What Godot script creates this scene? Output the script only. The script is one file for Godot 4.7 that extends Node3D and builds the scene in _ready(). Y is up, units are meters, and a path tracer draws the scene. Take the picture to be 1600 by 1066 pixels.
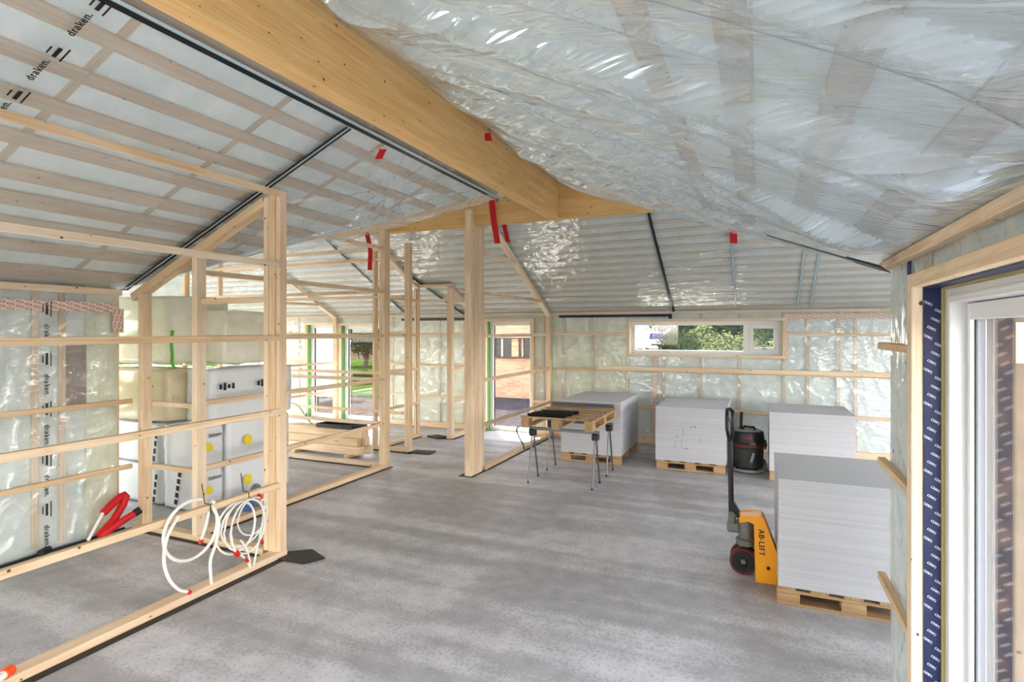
extends Node3D
# A timber house under construction: plastic vapour barrier, stud partitions, plasterboard pallets.
# x runs right along the far wall, -z runs away along the ridge beam, y is up, metres.

const EYE := 1.85
const FOCAL := 885.0
const YAW := 0.40843      # how far the lens is turned left of the ridge direction

var M := {}
var names := {}
var rng := RandomNumberGenerator.new()
var noise_a := FastNoiseLite.new()
var noise_b := FastNoiseLite.new()

# ------------------------------------------------------------------ mesh building
class MB:
	var v := PackedVector3Array()
	var n := PackedVector3Array()
	var t := PackedVector2Array()
	var ix := PackedInt32Array()

	func tri(a: Vector3, b: Vector3, c: Vector3, nn: Vector3, ta := Vector2.ZERO, tb := Vector2.ZERO, tc := Vector2.ZERO) -> void:
		var k := v.size()
		var flip: bool = (b - a).cross(c - a).dot(nn) > 0.0
		v.append(a); v.append(b); v.append(c)
		n.append(nn); n.append(nn); n.append(nn)
		t.append(ta); t.append(tb); t.append(tc)
		if flip:
			ix.append(k); ix.append(k + 2); ix.append(k + 1)
		else:
			ix.append(k); ix.append(k + 1); ix.append(k + 2)

	func quad(a: Vector3, b: Vector3, c: Vector3, d: Vector3, nn: Vector3, ta := Vector2(0, 0), tb := Vector2(1, 0), tc := Vector2(1, 1), td := Vector2(0, 1)) -> void:
		tri(a, b, c, nn, ta, tb, tc)
		tri(a, c, d, nn, ta, tc, td)

	func box(lo: Vector3, hi: Vector3) -> void:
		var p := [lo, hi]
		for ax in 3:
			for s in 2:
				var nn := Vector3.ZERO
				nn[ax] = 1.0 if s == 1 else -1.0
				var b1 := (ax + 1) % 3
				var b2 := (ax + 2) % 3
				var q := []
				var uv := []
				for k in [[0, 0], [1, 0], [1, 1], [0, 1]]:
					var w := Vector3.ZERO
					w[ax] = p[s][ax]
					w[b1] = p[k[0]][b1]
					w[b2] = p[k[1]][b2]
					q.append(w)
					uv.append(Vector2(w[b1], w[b2]))
				quad(q[0], q[1], q[2], q[3], nn, uv[0], uv[1], uv[2], uv[3])

	func bevel_box(lo: Vector3, hi: Vector3, r: float) -> void:
		# a box with all edges rounded off by one facet
		var c := (lo + hi) * 0.5
		var e := (hi - lo) * 0.5
		for ax in 3:
			var b1 := (ax + 1) % 3
			var b2 := (ax + 2) % 3
			for s in [-1.0, 1.0]:
				var nn := Vector3.ZERO
				nn[ax] = s
				var q := []
				for k in [[-1, -1], [1, -1], [1, 1], [-1, 1]]:
					var w := Vector3.ZERO
					w[ax] = s * e[ax]
					w[b1] = k[0] * (e[b1] - r)
					w[b2] = k[1] * (e[b2] - r)
					q.append(c + w)
				quad(q[0], q[1], q[2], q[3], nn, Vector2(q[0][b1], q[0][b2]), Vector2(q[1][b1], q[1][b2]), Vector2(q[2][b1], q[2][b2]), Vector2(q[3][b1], q[3][b2]))
				# edges between +ax face and b1 face
				for s2 in [-1.0, 1.0]:
					var n2 := Vector3.ZERO
					n2[ax] = s
					n2[b1] = s2
					n2 = n2.normalized()
					var a0 := Vector3.ZERO; a0[ax] = s * e[ax]; a0[b1] = s2 * (e[b1] - r); a0[b2] = -(e[b2] - r)
					var a1 := a0; a1[b2] = e[b2] - r
					var a2 := Vector3.ZERO; a2[ax] = s * (e[ax] - r); a2[b1] = s2 * e[b1]; a2[b2] = e[b2] - r
					var a3 := a2; a3[b2] = -(e[b2] - r)
					quad(c + a0, c + a1, c + a2, c + a3, n2)
		for sx in [-1.0, 1.0]:
			for sy in [-1.0, 1.0]:
				for sz in [-1.0, 1.0]:
					var a := c + Vector3(sx * e.x, sy * (e.y - r), sz * (e.z - r))
					var b := c + Vector3(sx * (e.x - r), sy * e.y, sz * (e.z - r))
					var d := c + Vector3(sx * (e.x - r), sy * (e.y - r), sz * e.z)
					tri(a, b, d, Vector3(sx, sy, sz).normalized())

	func prism(poly: PackedVector2Array, z0: float, z1: float) -> void:
		# polygon in x,y pulled along z
		var idx := Geometry2D.triangulate_polygon(poly)
		for k in range(0, idx.size(), 3):
			for s in [[z0, -1.0], [z1, 1.0]]:
				var a := poly[idx[k]]
				var b := poly[idx[k + 1]]
				var c := poly[idx[k + 2]]
				tri(Vector3(a.x, a.y, s[0]), Vector3(b.x, b.y, s[0]), Vector3(c.x, c.y, s[0]), Vector3(0, 0, s[1]), a, b, c)
		var cw := Geometry2D.is_polygon_clockwise(poly)
		for k in poly.size():
			var a := poly[k]
			var b := poly[(k + 1) % poly.size()]
			var e := b - a
			var nn := Vector3(e.y, -e.x, 0).normalized()
			if cw:
				nn = -nn
			quad(Vector3(a.x, a.y, z0), Vector3(b.x, b.y, z0), Vector3(b.x, b.y, z1), Vector3(a.x, a.y, z1), nn)

	func tube(path: PackedVector3Array, r: float, sides := 8, caps := true) -> void:
		var rings := []
		var norms := []
		var up := Vector3(0.1234, 0.9, 0.3).normalized()
		for k in path.size():
			var d: Vector3
			if k == 0:
				d = path[1] - path[0]
			elif k == path.size() - 1:
				d = path[k] - path[k - 1]
			else:
				d = (path[k + 1] - path[k]).normalized() + (path[k] - path[k - 1]).normalized()
			d = d.normalized()
			var x := d.cross(up).normalized()
			if d.cross(up).length() < 0.05:
				x = d.cross(Vector3.RIGHT).normalized()
			var y := x.cross(d).normalized()
			up = y
			var ring := PackedVector3Array()
			var nr := PackedVector3Array()
			for s in sides:
				var a := TAU * s / sides
				var o := x * cos(a) + y * sin(a)
				ring.append(path[k] + o * r)
				nr.append(o)
			rings.append(ring)
			norms.append(nr)
		for k in path.size() - 1:
			for s in sides:
				var s2 := (s + 1) % sides
				smooth_quad(rings[k][s], rings[k][s2], rings[k + 1][s2], rings[k + 1][s], norms[k][s], norms[k][s2], norms[k + 1][s2], norms[k + 1][s])
		if caps:
			for e in [[0, 1], [path.size() - 1, path.size() - 2]]:
				var nn: Vector3 = (path[e[0]] - path[e[1]]).normalized()
				for s in sides:
					tri(path[e[0]], rings[e[0]][s], rings[e[0]][(s + 1) % sides], nn)

	func smooth_quad(a: Vector3, b: Vector3, c: Vector3, d: Vector3, na: Vector3, nb: Vector3, nc: Vector3, nd: Vector3) -> void:
		var k := v.size()
		for p in [a, b, c, d]:
			v.append(p)
		for p in [na, nb, nc, nd]:
			n.append(p)
		for p in [Vector2(0, 0), Vector2(1, 0), Vector2(1, 1), Vector2(0, 1)]:
			t.append(p)
		var out := na + nb + nc + nd
		if (b - a).cross(c - a).dot(out) + (c - a).cross(d - a).dot(out) > 0.0:
			ix.append_array(PackedInt32Array([k, k + 2, k + 1, k, k + 3, k + 2]))
		else:
			ix.append_array(PackedInt32Array([k, k + 1, k + 2, k, k + 2, k + 3]))

	func lathe(profile: PackedVector2Array, sides := 24, at := Vector3.ZERO, axis := Basis.IDENTITY) -> void:
		# profile of (radius, height) turned round y
		for k in profile.size() - 1:
			var p := profile[k]
			var q := profile[k + 1]
			var e := q - p
			var sl := Vector2(e.y, -e.x).normalized()
			for s in sides:
				var a := TAU * s / sides
				var b := TAU * (s + 1) / sides
				var da := Vector3(cos(a), 0, sin(a))
				var db := Vector3(cos(b), 0, sin(b))
				var na := axis * (da * sl.x + Vector3.UP * sl.y)
				var nb := axis * (db * sl.x + Vector3.UP * sl.y)
				smooth_quad(at + axis * (da * p.x + Vector3.UP * p.y), at + axis * (db * p.x + Vector3.UP * p.y), at + axis * (db * q.x + Vector3.UP * q.y), at + axis * (da * q.x + Vector3.UP * q.y), na, nb, nb, na)

	func mesh() -> ArrayMesh:
		var arr := []
		arr.resize(Mesh.ARRAY_MAX)
		arr[Mesh.ARRAY_VERTEX] = v
		arr[Mesh.ARRAY_NORMAL] = n
		arr[Mesh.ARRAY_TEX_UV] = t
		arr[Mesh.ARRAY_INDEX] = ix
		var m := ArrayMesh.new()
		m.add_surface_from_arrays(Mesh.PRIMITIVE_TRIANGLES, arr)
		return m

# ------------------------------------------------------------------ scene helpers
func numbered(called: String) -> String:
	var k: int = names.get(called, 0)
	names[called] = k + 1
	return called if k == 0 else "%s_%03d" % [called, k]

func thing(called: String, label: String, category: String, at := Vector3.ZERO, group := "", turn := 0.0) -> Node3D:
	var o := Node3D.new()
	o.name = numbered(called)
	add_child(o)
	o.position = at
	o.rotation.y = turn
	o.set_meta("label", label)
	o.set_meta("category", category)
	if group != "":
		o.set_meta("group", group)
	return o

func struct(called: String, label := "") -> Node3D:
	var o := Node3D.new()
	o.name = numbered(called)
	add_child(o)
	o.set_meta("kind", "structure")
	if label != "":
		o.set_meta("label", label)
	return o

func put(parent: Node3D, called: String, m: Mesh, mat: Material, xf := Transform3D.IDENTITY, world := true) -> MeshInstance3D:
	var o := MeshInstance3D.new()
	o.name = called
	o.mesh = m
	o.material_override = mat
	o.cast_shadow = GeometryInstance3D.SHADOW_CASTING_SETTING_ON
	parent.add_child(o, true)
	if world:
		o.global_transform = xf
	else:
		o.transform = xf
	return o

func solo(called: String, label: String, category: String, m: Mesh, mat: Material, xf := Transform3D.IDENTITY, group := "") -> MeshInstance3D:
	var o := put(self, numbered(called), m, mat, xf)
	o.set_meta("label", label)
	o.set_meta("category", category)
	if group != "":
		o.set_meta("group", group)
	return o

# a sawn timber from a to b, chamfered, grain along its length
func timber_mesh(l: float, w: float, h: float, ch := 0.003) -> ArrayMesh:
	var b := MB.new()
	var hw := w * 0.5
	var hh := h * 0.5
	var prof := [Vector2(-hw + ch, -hh), Vector2(hw - ch, -hh), Vector2(hw, -hh + ch), Vector2(hw, hh - ch), Vector2(hw - ch, hh), Vector2(-hw + ch, hh), Vector2(-hw, hh - ch), Vector2(-hw, -hh + ch)]
	var u0 := rng.randf()
	var v0 := rng.randf()
	var run := 0.0
	for k in 8:
		var p: Vector2 = prof[k]
		var q: Vector2 = prof[(k + 1) % 8]
		var d := p.distance_to(q)
		var e := q - p
		var nn := Vector3(0, -e.x, e.y).normalized()
		nn = Vector3(0, (p.y + q.y) * 0.5 / hh, (p.x + q.x) * 0.5 / hw)
		if k % 2 == 0:
			nn = Vector3(0, -1 if k == 0 else (1 if k == 4 else 0), 1 if k == 2 else (-1 if k == 6 else 0))
		nn = nn.normalized()
		var ua := u0 + run / 0.4
		var ub := u0 + (run + d) / 0.4
		b.quad(Vector3(-l * 0.5, p.y, p.x), Vector3(-l * 0.5, q.y, q.x), Vector3(l * 0.5, q.y, q.x), Vector3(l * 0.5, p.y, p.x), nn, Vector2(ua, v0), Vector2(ub, v0), Vector2(ub, v0 + l / 2.4), Vector2(ua, v0 + l / 2.4))
		run += d
	for s in [-1.0, 1.0]:
		for k in range(1, 7):
			var c := [prof[0], prof[k], prof[k + 1]]
			var pt := []
			var uv := []
			for q in c:
				pt.append(Vector3(s * l * 0.5, q.y, q.x))
				uv.append(Vector2(u0 + q.x / 0.4, v0 + q.y / 2.4))
			b.tri(pt[0], pt[1], pt[2], Vector3(s, 0, 0), uv[0], uv[1], uv[2])
	return b.mesh()

func timber(parent: Node3D, called: String, a: Vector3, b: Vector3, w: float, h: float, mat: Material, up := Vector3.UP) -> MeshInstance3D:
	var x := (b - a).normalized()
	var z := x.cross(up).normalized()
	if x.cross(up).length() < 0.01:
		z = x.cross(Vector3.RIGHT).normalized()
	var y := z.cross(x).normalized()
	return put(parent, called, timber_mesh(a.distance_to(b), w, h), mat, Transform3D(Basis(x, y, z), (a + b) * 0.5))

# timber given by its box in the world; grain along the longest side
func lath(parent: Node3D, called: String, lo: Vector3, hi: Vector3, mat: Material) -> MeshInstance3D:
	var s := hi - lo
	var c := (lo + hi) * 0.5
	if s.x >= s.y and s.x >= s.z:
		return timber(parent, called, Vector3(lo.x, c.y, c.z), Vector3(hi.x, c.y, c.z), s.z, s.y, mat)
	if s.z >= s.y:
		return timber(parent, called, Vector3(c.x, c.y, lo.z), Vector3(c.x, c.y, hi.z), s.x, s.y, mat)
	return put(parent, called, timber_mesh(s.y, s.z, s.x), mat, Transform3D(Basis(Vector3.UP, Vector3.RIGHT, Vector3(0, 0, -1)), c))

func block(parent: Node3D, called: String, lo: Vector3, hi: Vector3, mat: Material, r := 0.0) -> MeshInstance3D:
	var b := MB.new()
	var c := (lo + hi) * 0.5
	if r > 0.0:
		b.bevel_box(lo - c, hi - c, r)
	else:
		b.box(lo - c, hi - c)
	return put(parent, called, b.mesh(), mat, Transform3D(Basis.IDENTITY, c))

func pine() -> Material:
	return M.pine[rng.randi() % M.pine.size()]

func ridge(x: float, p := 4.0) -> float:
	return pow(clampf(1.0 - absf(x), 0.0, 1.0), p)

# a sheet of plastic film: at(s, t) gives its flat place, push(s, t, p) how far it stands off along nrm
func film(parent: Node3D, called: String, at: Callable, push: Callable, nrm: Vector3, ns: int, nt: int, mat: Material, uv_s: float, uv_t: float) -> MeshInstance3D:
	var v := PackedVector3Array()
	var uv := PackedVector2Array()
	v.resize((ns + 1) * (nt + 1))
	uv.resize(v.size())
	for i in ns + 1:
		for j in nt + 1:
			var s := float(i) / ns
			var t := float(j) / nt
			var p: Vector3 = at.call(s, t)
			v[i * (nt + 1) + j] = p + nrm * push.call(s, t, p)
			uv[i * (nt + 1) + j] = Vector2(t * uv_t, s * uv_s)
	var n := PackedVector3Array()
	n.resize(v.size())
	var ix := PackedInt32Array()
	ix.resize(ns * nt * 6)
	var k := 0
	for i in ns + 1:
		for j in nt + 1:
			var i0 := maxi(i - 1, 0); var i1 := mini(i + 1, ns)
			var j0 := maxi(j - 1, 0); var j1 := mini(j + 1, nt)
			var nn := (v[i1 * (nt + 1) + j] - v[i0 * (nt + 1) + j]).cross(v[i * (nt + 1) + j1] - v[i * (nt + 1) + j0]).normalized()
			n[i * (nt + 1) + j] = nn if nn.dot(nrm) > 0 else -nn
	var a0 := v[0]; var a1 := v[nt + 1]; var a2 := v[1]
	var flip: bool = (a1 - a0).cross(a2 - a0).dot(nrm) > 0
	for i in ns:
		for j in nt:
			var a := i * (nt + 1) + j
			var b := a + nt + 1
			if flip:
				ix[k] = a; ix[k + 1] = a + 1; ix[k + 2] = b; ix[k + 3] = b; ix[k + 4] = a + 1; ix[k + 5] = b + 1
			else:
				ix[k] = a; ix[k + 1] = b; ix[k + 2] = a + 1; ix[k + 3] = b; ix[k + 4] = b + 1; ix[k + 5] = a + 1
			k += 6
	var arr := []
	arr.resize(Mesh.ARRAY_MAX)
	arr[Mesh.ARRAY_VERTEX] = v
	arr[Mesh.ARRAY_NORMAL] = n
	arr[Mesh.ARRAY_TEX_UV] = uv
	arr[Mesh.ARRAY_INDEX] = ix
	var m := ArrayMesh.new()
	m.add_surface_from_arrays(Mesh.PRIMITIVE_TRIANGLES, arr)
	return put(parent, called, m, mat)

# flat rectangle of wall film with creases, standing off towards nrm
func wall_film(parent: Node3D, o: Vector3, us: Vector3, vs: Vector3, nrm: Vector3, amp: float, cell := 0.022) -> void:
	var ns := clampi(int(us.length() / cell), 2, 400)
	var nt := clampi(int(vs.length() / cell), 2, 400)
	film(parent, "plastic_film", func(s, t): return o + us * s + vs * t,
		func(s, t, p): 
			var q: Vector2 = Vector2(p.x + p.z, p.y)
			var edge: float = clampf(minf(minf(s, 1.0 - s) * ns, minf(t, 1.0 - t) * nt) / 4.0, 0.0, 1.0)
			var f := ridge(noise_a.get_noise_2d(q.x * 210.0 + q.y * 60.0, q.y * 90.0 - q.x * 50.0) * 1.9, 6.0) * 0.8
			f += ridge(noise_b.get_noise_2d(q.x * 120.0 - q.y * 70.0, q.y * 70.0 + q.x * 90.0) * 1.9, 11.0)
			return amp * (0.15 + f) * edge,
		nrm, ns, nt, M.film_wall, vs.length(), us.length())

func _ready() -> void:
	rng.seed = 77
	noise_a.seed = 11
	noise_a.noise_type = FastNoiseLite.TYPE_SIMPLEX_SMOOTH
	noise_a.frequency = 0.01
	noise_a.fractal_octaves = 3
	noise_b.seed = 29
	noise_b.noise_type = FastNoiseLite.TYPE_SIMPLEX_SMOOTH
	noise_b.frequency = 0.01
	noise_b.fractal_octaves = 2
	set_view_and_light()
	make_materials()
	build_shell()
	build_ceilings()
	build_walls()
	build_openings()
	build_beams()
	build_partitions()
	build_stacks()
	build_table()
	build_jack()
	build_vacuum()
	build_insulation_packs()
	build_small_things()
	build_outside()

func set_view_and_light() -> void:
	var cam := Camera3D.new()
	cam.name = "camera"
	add_child(cam)
	cam.position = Vector3(0, EYE, 0)
	cam.rotation = Vector3(0, YAW, 0)
	cam.projection = Camera3D.PROJECTION_FRUSTUM
	cam.near = 0.05
	cam.far = 400.0
	cam.keep_aspect = Camera3D.KEEP_HEIGHT
	cam.size = 1066.0 / FOCAL * cam.near
	cam.frustum_offset = Vector2(0, -(533.0 - 518.0) / FOCAL * cam.near)
	cam.current = true

	var sky := ProceduralSkyMaterial.new()
	sky.sky_top_color = Color(0.76, 0.81, 0.90)
	sky.sky_horizon_color = Color(1.0, 0.97, 0.925)
	sky.sky_curve = 0.2
	sky.ground_bottom_color = Color(0.46, 0.43, 0.38)
	sky.ground_horizon_color = Color(0.62, 0.62, 0.58)
	sky.sky_energy_multiplier = 1.0
	var env := Environment.new()
	env.background_mode = Environment.BG_SKY
	env.sky = Sky.new()
	env.sky.sky_material = sky
	env.background_energy_multiplier = 1.5
	env.tonemap_mode = Environment.TONE_MAPPER_LINEAR
	env.tonemap_exposure = 8.4
	env.sdfgi_enabled = true
	env.ssao_enabled = true
	env.ssil_enabled = true
	var we := WorldEnvironment.new()
	we.name = "world_environment"
	we.environment = env
	add_child(we)

	var sun := DirectionalLight3D.new()
	sun.name = "sun"
	sun.light_color = Color(1.0, 0.95, 0.86)
	sun.light_energy = 1.3
	sun.light_angular_distance = 0.6
	sun.shadow_enabled = true
	add_child(sun)
	sun.look_at_from_position(Vector3.ZERO, Vector3(0.42, -1.15, 0.62))

# ------------------------------------------------------------------ materials
func flat_mat(c: Color, rough := 0.7, metal := 0.0) -> StandardMaterial3D:
	var m := StandardMaterial3D.new()
	m.albedo_color = c
	m.roughness = rough
	m.metallic = metal
	return m

func tex_of(im: Image) -> ImageTexture:
	return ImageTexture.create_from_image(im)

func noise_bytes(w: int, h: int, sd: int, freq: float, oct := 3, kind := FastNoiseLite.TYPE_SIMPLEX_SMOOTH) -> PackedByteArray:
	var f := FastNoiseLite.new()
	f.seed = sd
	f.noise_type = kind
	f.frequency = freq
	f.fractal_octaves = oct
	var im := f.get_seamless_image(w, h)
	im.convert(Image.FORMAT_L8)
	return im.get_data()

func stretched(w: int, h: int, k: int, sd: int, freq: float, oct := 3) -> PackedByteArray:
	# noise drawn out along v
	var f := FastNoiseLite.new()
	f.seed = sd
	f.noise_type = FastNoiseLite.TYPE_SIMPLEX_SMOOTH
	f.frequency = freq
	f.fractal_octaves = oct
	var im := f.get_seamless_image(w, h / k)
	im.convert(Image.FORMAT_L8)
	im.resize(w, h, Image.INTERPOLATE_CUBIC)
	return im.get_data()

func wood_image(sd: int, light: Color, dark: Color, knots: int, ring: float) -> Image:
	var w := 256
	var h := 1024
	var a := stretched(w, h, 16, sd, 0.02)
	var b := stretched(w, h, 32, sd + 5, 0.09, 4)
	var big := stretched(w, h, 4, sd + 9, 0.008, 2)
	var out := PackedByteArray()
	out.resize(w * h * 3)
	var r := RandomNumberGenerator.new()
	r.seed = sd
	var ks := []
	for k in knots:
		ks.append([r.randf() * w, r.randf() * h, r.randf_range(2.0, 5.0), r.randf_range(0.5, 1.0)])
	for y in h:
		var near := []
		for k in ks:
			if absf(k[1] - y) < 60.0:
				near.append(k)
		for x in w:
			var i := y * w + x
			var warp := 0.0
			var kn := 0.0
			for k in near:
				var dx: float = (x - k[0]) / k[2]
				var dy: float = (y - k[1]) / (k[2] * 0.8)
				var d := dx * dx + dy * dy
				if d < 1.3:
					kn = maxf(kn, k[3] * clampf(1.3 - d, 0.0, 1.0) * 1.4)
				dy = (y - k[1]) / (k[2] * 4.0)
				dx = (x - k[0]) / (k[2] * 2.5)
				warp += 1.3 * exp(-(dx * dx + dy * dy))
			var g := sin((x * ring + a[i] * 0.10 + warp * 5.0))
			var q := 0.35 + 0.16 * g + (b[i] - 128) * 0.0035 + (big[i] - 128) * 0.0028 + warp * 0.12
			var c := light.lerp(dark, clampf(q, 0.0, 1.0))
			if kn > 0.0:
				c = c.lerp(Color(0.22, 0.13, 0.07), clampf(kn, 0.0, 0.9))
			out[i * 3] = int(c.r * 255.0)
			out[i * 3 + 1] = int(c.g * 255.0)
			out[i * 3 + 2] = int(c.b * 255.0)
	return Image.create_from_data(w, h, false, Image.FORMAT_RGB8, out)

func mixed(w: int, lo: Color, hi: Color, layers: Array) -> Image:
	# layers: [bytes, weight]; colour runs from lo to hi
	var out := PackedByteArray()
	out.resize(w * w * 3)
	for i in w * w:
		var q := 0.5
		for l in layers:
			q += (l[0][i] - 128) / 128.0 * l[1]
		var c := lo.lerp(hi, clampf(q, 0.0, 1.0))
		out[i * 3] = int(c.r * 255.0)
		out[i * 3 + 1] = int(c.g * 255.0)
		out[i * 3 + 2] = int(c.b * 255.0)
	return Image.create_from_data(w, w, false, Image.FORMAT_RGB8, out)

func tri_mat(im: Image, metres: float, rough: float, world := true) -> StandardMaterial3D:
	var m := StandardMaterial3D.new()
	m.albedo_texture = tex_of(im)
	m.uv1_triplanar = true
	m.uv1_world_triplanar = world
	m.uv1_scale = Vector3.ONE / metres
	m.roughness = rough
	return m

func make_materials() -> void:
	var pine_a := tex_of(wood_image(3, Color(0.93, 0.84, 0.71), Color(0.83, 0.70, 0.53), 20, 0.24))
	var pine_b := tex_of(wood_image(8, Color(0.94, 0.87, 0.77), Color(0.87, 0.76, 0.61), 16, 0.30))
	M.pine = []
	for k in [[pine_a, Color(1, 1, 1)], [pine_b, Color(1, 1, 1)], [pine_a, Color(0.97, 0.95, 0.92)], [pine_b, Color(0.98, 0.94, 0.90)]]:
		var m := StandardMaterial3D.new()
		m.albedo_texture = k[0]
		m.albedo_color = k[1]
		m.roughness = 0.72
		M.pine.append(m)
	var roof := StandardMaterial3D.new()
	roof.albedo_texture = pine_a
	roof.albedo_color = Color(0.86, 0.84, 0.82)
	roof.roughness = 0.85
	M.roof_board = roof
	M.grey_board = roof.duplicate()
	M.grey_board.albedo_color = Color(0.80, 0.80, 0.80)
	M.pale_board = StandardMaterial3D.new()
	M.pale_board.albedo_texture = pine_b
	M.pale_board.albedo_color = Color(0.92, 0.92, 0.92)
	M.pale_board.roughness = 0.85
	var glu := StandardMaterial3D.new()
	glu.albedo_texture = tex_of(wood_image(15, Color(0.91, 0.75, 0.50), Color(0.83, 0.63, 0.37), 14, 0.10))
	glu.roughness = 0.55
	M.glulam = glu
	var pal := StandardMaterial3D.new()
	pal.albedo_texture = tex_of(wood_image(21, Color(0.76, 0.63, 0.46), Color(0.56, 0.43, 0.29), 7, 0.2))
	pal.roughness = 0.8
	M.pallet = pal

	# mineral wool seen through the film
	var wn := noise_bytes(512, 512, 41, 0.012, 4)
	var wf := noise_bytes(512, 512, 42, 0.09, 3)
	M.wool = tri_mat(mixed(512, Color(0.84, 0.885, 0.865), Color(0.95, 0.965, 0.945), [[wn, 0.6], [wf, 0.3]]), 1.7, 0.95)
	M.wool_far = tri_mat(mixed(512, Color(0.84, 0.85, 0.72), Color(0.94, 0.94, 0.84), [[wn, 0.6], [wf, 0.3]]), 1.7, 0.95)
	M.wool_yellow = tri_mat(mixed(512, Color(0.94, 0.92, 0.82), Color(0.99, 0.98, 0.91), [[wn, 0.6], [wf, 0.3]]), 1.3, 0.95)

	# concrete slab: steel-trowelled grey with paler rubbed patches
	var c1 := noise_bytes(1024, 1024, 51, 0.004, 4)
	var c2 := noise_bytes(1024, 1024, 52, 0.13, 3)
	var c3 := stretched(1024, 1024, 16, 53, 0.010, 4)
	var c4 := noise_bytes(1024, 1024, 54, 0.02, 4)
	var cim := PackedByteArray()
	cim.resize(1024 * 1024 * 3)
	for y in 1024:
		for x in 1024:
			var i := y * 1024 + x
			var streak: float = (c3[x * 1024 + y] - 128) / 128.0
			var mask: float = clampf(0.5 + streak * 1.0 + (c1[i] - 128) / 128.0 * 0.6, 0.0, 1.0)
			var speck: float = smoothstep(0.42, 0.58, c2[i] / 255.0 + (mask - 0.5) * 0.35)
			var g: float = 0.655 + 0.045 * mask + 0.10 * speck * (0.35 + 0.65 * mask) + (c4[i] - 128) / 128.0 * 0.05
			cim[i * 3] = int(clampf(g * 1.012, 0, 1) * 255)
			cim[i * 3 + 1] = int(clampf(g * 0.995, 0, 1) * 255)
			cim[i * 3 + 2] = int(clampf(g * 1.0, 0, 1) * 255)
	M.concrete = tri_mat(Image.create_from_data(1024, 1024, false, Image.FORMAT_RGB8, cim), 4.2, 0.50)

	# film: clear polythene, glossy, finely creased
	var f := FastNoiseLite.new()
	f.seed = 61
	f.noise_type = FastNoiseLite.TYPE_SIMPLEX_SMOOTH
	f.frequency = 0.012
	f.fractal_type = FastNoiseLite.FRACTAL_RIDGED
	f.fractal_octaves = 3
	var fi := f.get_seamless_image(512, 512)
	fi.convert(Image.FORMAT_RGBA8)
	fi.bump_map_to_normal_map(6.0)
	var crease := tex_of(fi)
	M.film_left = film_mat(0.24, 0.14, 0.05, crease, 0.10, Vector3(0.5, 0.35, 1))
	M.film_right = film_mat(0.16, 0.07, 0.46, crease, 0.75, Vector3(1.1, 0.16, 1))
	M.film_far = film_mat(0.25, 0.08, 0.12, crease, 0.40, Vector3(0.45, 0.5, 1))
	M.film_wall = film_mat(0.12, 0.06, 0.16, crease, 0.30, Vector3(0.7, 0.7, 1))
	M.film_loose = film_mat(0.13, 0.08, 0.26, crease, 0.5, Vector3(0.7, 0.5, 1))

	M.tape_dark = flat_mat(Color(0.05, 0.10, 0.12), 0.25)
	M.tape_clear = flat_mat(Color(0.72, 0.78, 0.80), 0.2)
	M.shed = flat_mat(Color(0.55, 0.57, 0.62), 0.6)
	M.seam = flat_mat(Color(0.62, 0.63, 0.62), 0.3)
	M.tape_green = flat_mat(Color(0.04, 0.30, 0.22), 0.3)
	M.tape_blue = flat_mat(Color(0.01, 0.08, 0.28), 0.45)
	M.tape_orange = StandardMaterial3D.new()
	M.tape_orange.albedo_texture = tex_of(tape_image())
	M.tape_orange.roughness = 0.45
	M.ink = flat_mat(Color(0.06, 0.06, 0.07), 0.6)
	M.white_ink = flat_mat(Color(0.88, 0.92, 0.95), 0.5)
	M.membrane = flat_mat(Color(0.07, 0.075, 0.08), 0.55)
	M.red_strap = flat_mat(Color(0.78, 0.03, 0.05), 0.6)
	M.white_paint = flat_mat(Color(0.90, 0.90, 0.89), 0.35)
	M.grey_alu = flat_mat(Color(0.30, 0.32, 0.36), 0.4, 0.2)
	M.rubber = flat_mat(Color(0.03, 0.03, 0.035), 0.6)
	M.black_plastic = flat_mat(Color(0.045, 0.045, 0.05), 0.45)
	M.green_seal = flat_mat(Color(0.40, 0.62, 0.32), 0.6)
	M.foam = flat_mat(Color(0.70, 0.64, 0.40), 0.9)
	var glass := StandardMaterial3D.new()
	glass.albedo_color = Color(0.6, 0.62, 0.62, 0.006)
	glass.transparency = BaseMaterial3D.TRANSPARENCY_ALPHA
	glass.roughness = 0.02
	M.glass = glass
	M.pex = flat_mat(Color(0.90, 0.89, 0.85), 0.35)
	M.pex_red = flat_mat(Color(0.80, 0.10, 0.07), 0.4)
	M.steel = flat_mat(Color(0.42, 0.43, 0.45), 0.35, 0.7)
	M.yellow = flat_mat(Color(0.93, 0.62, 0.02), 0.38)
	M.cast_grey = flat_mat(Color(0.44, 0.44, 0.42), 0.55, 0.3)
	M.wheel_red = flat_mat(Color(0.36, 0.04, 0.06), 0.5)
	M.drum = flat_mat(Color(0.16, 0.16, 0.15), 0.45)
	M.hose_grey = flat_mat(Color(0.46, 0.47, 0.47), 0.5)
	M.gypsum = []
	for k in [0.79, 0.77, 0.78, 0.76]:
		M.gypsum.append(flat_mat(Color(k, k, k + 0.012), 0.85))
	M.smudge = flat_mat(Color(0.50, 0.51, 0.53), 0.9)
	M.pack_white = flat_mat(Color(0.90, 0.91, 0.92), 0.28)
	var os := noise_bytes(512, 512, 81, 0.03, 3, FastNoiseLite.TYPE_CELLULAR)
	var os2 := noise_bytes(512, 512, 82, 0.01, 3)
	M.osb = tri_mat(mixed(512, Color(0.16, 0.11, 0.065), Color(0.31, 0.235, 0.155), [[os, 0.5], [os2, 0.6]]), 1.1, 0.8)
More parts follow.
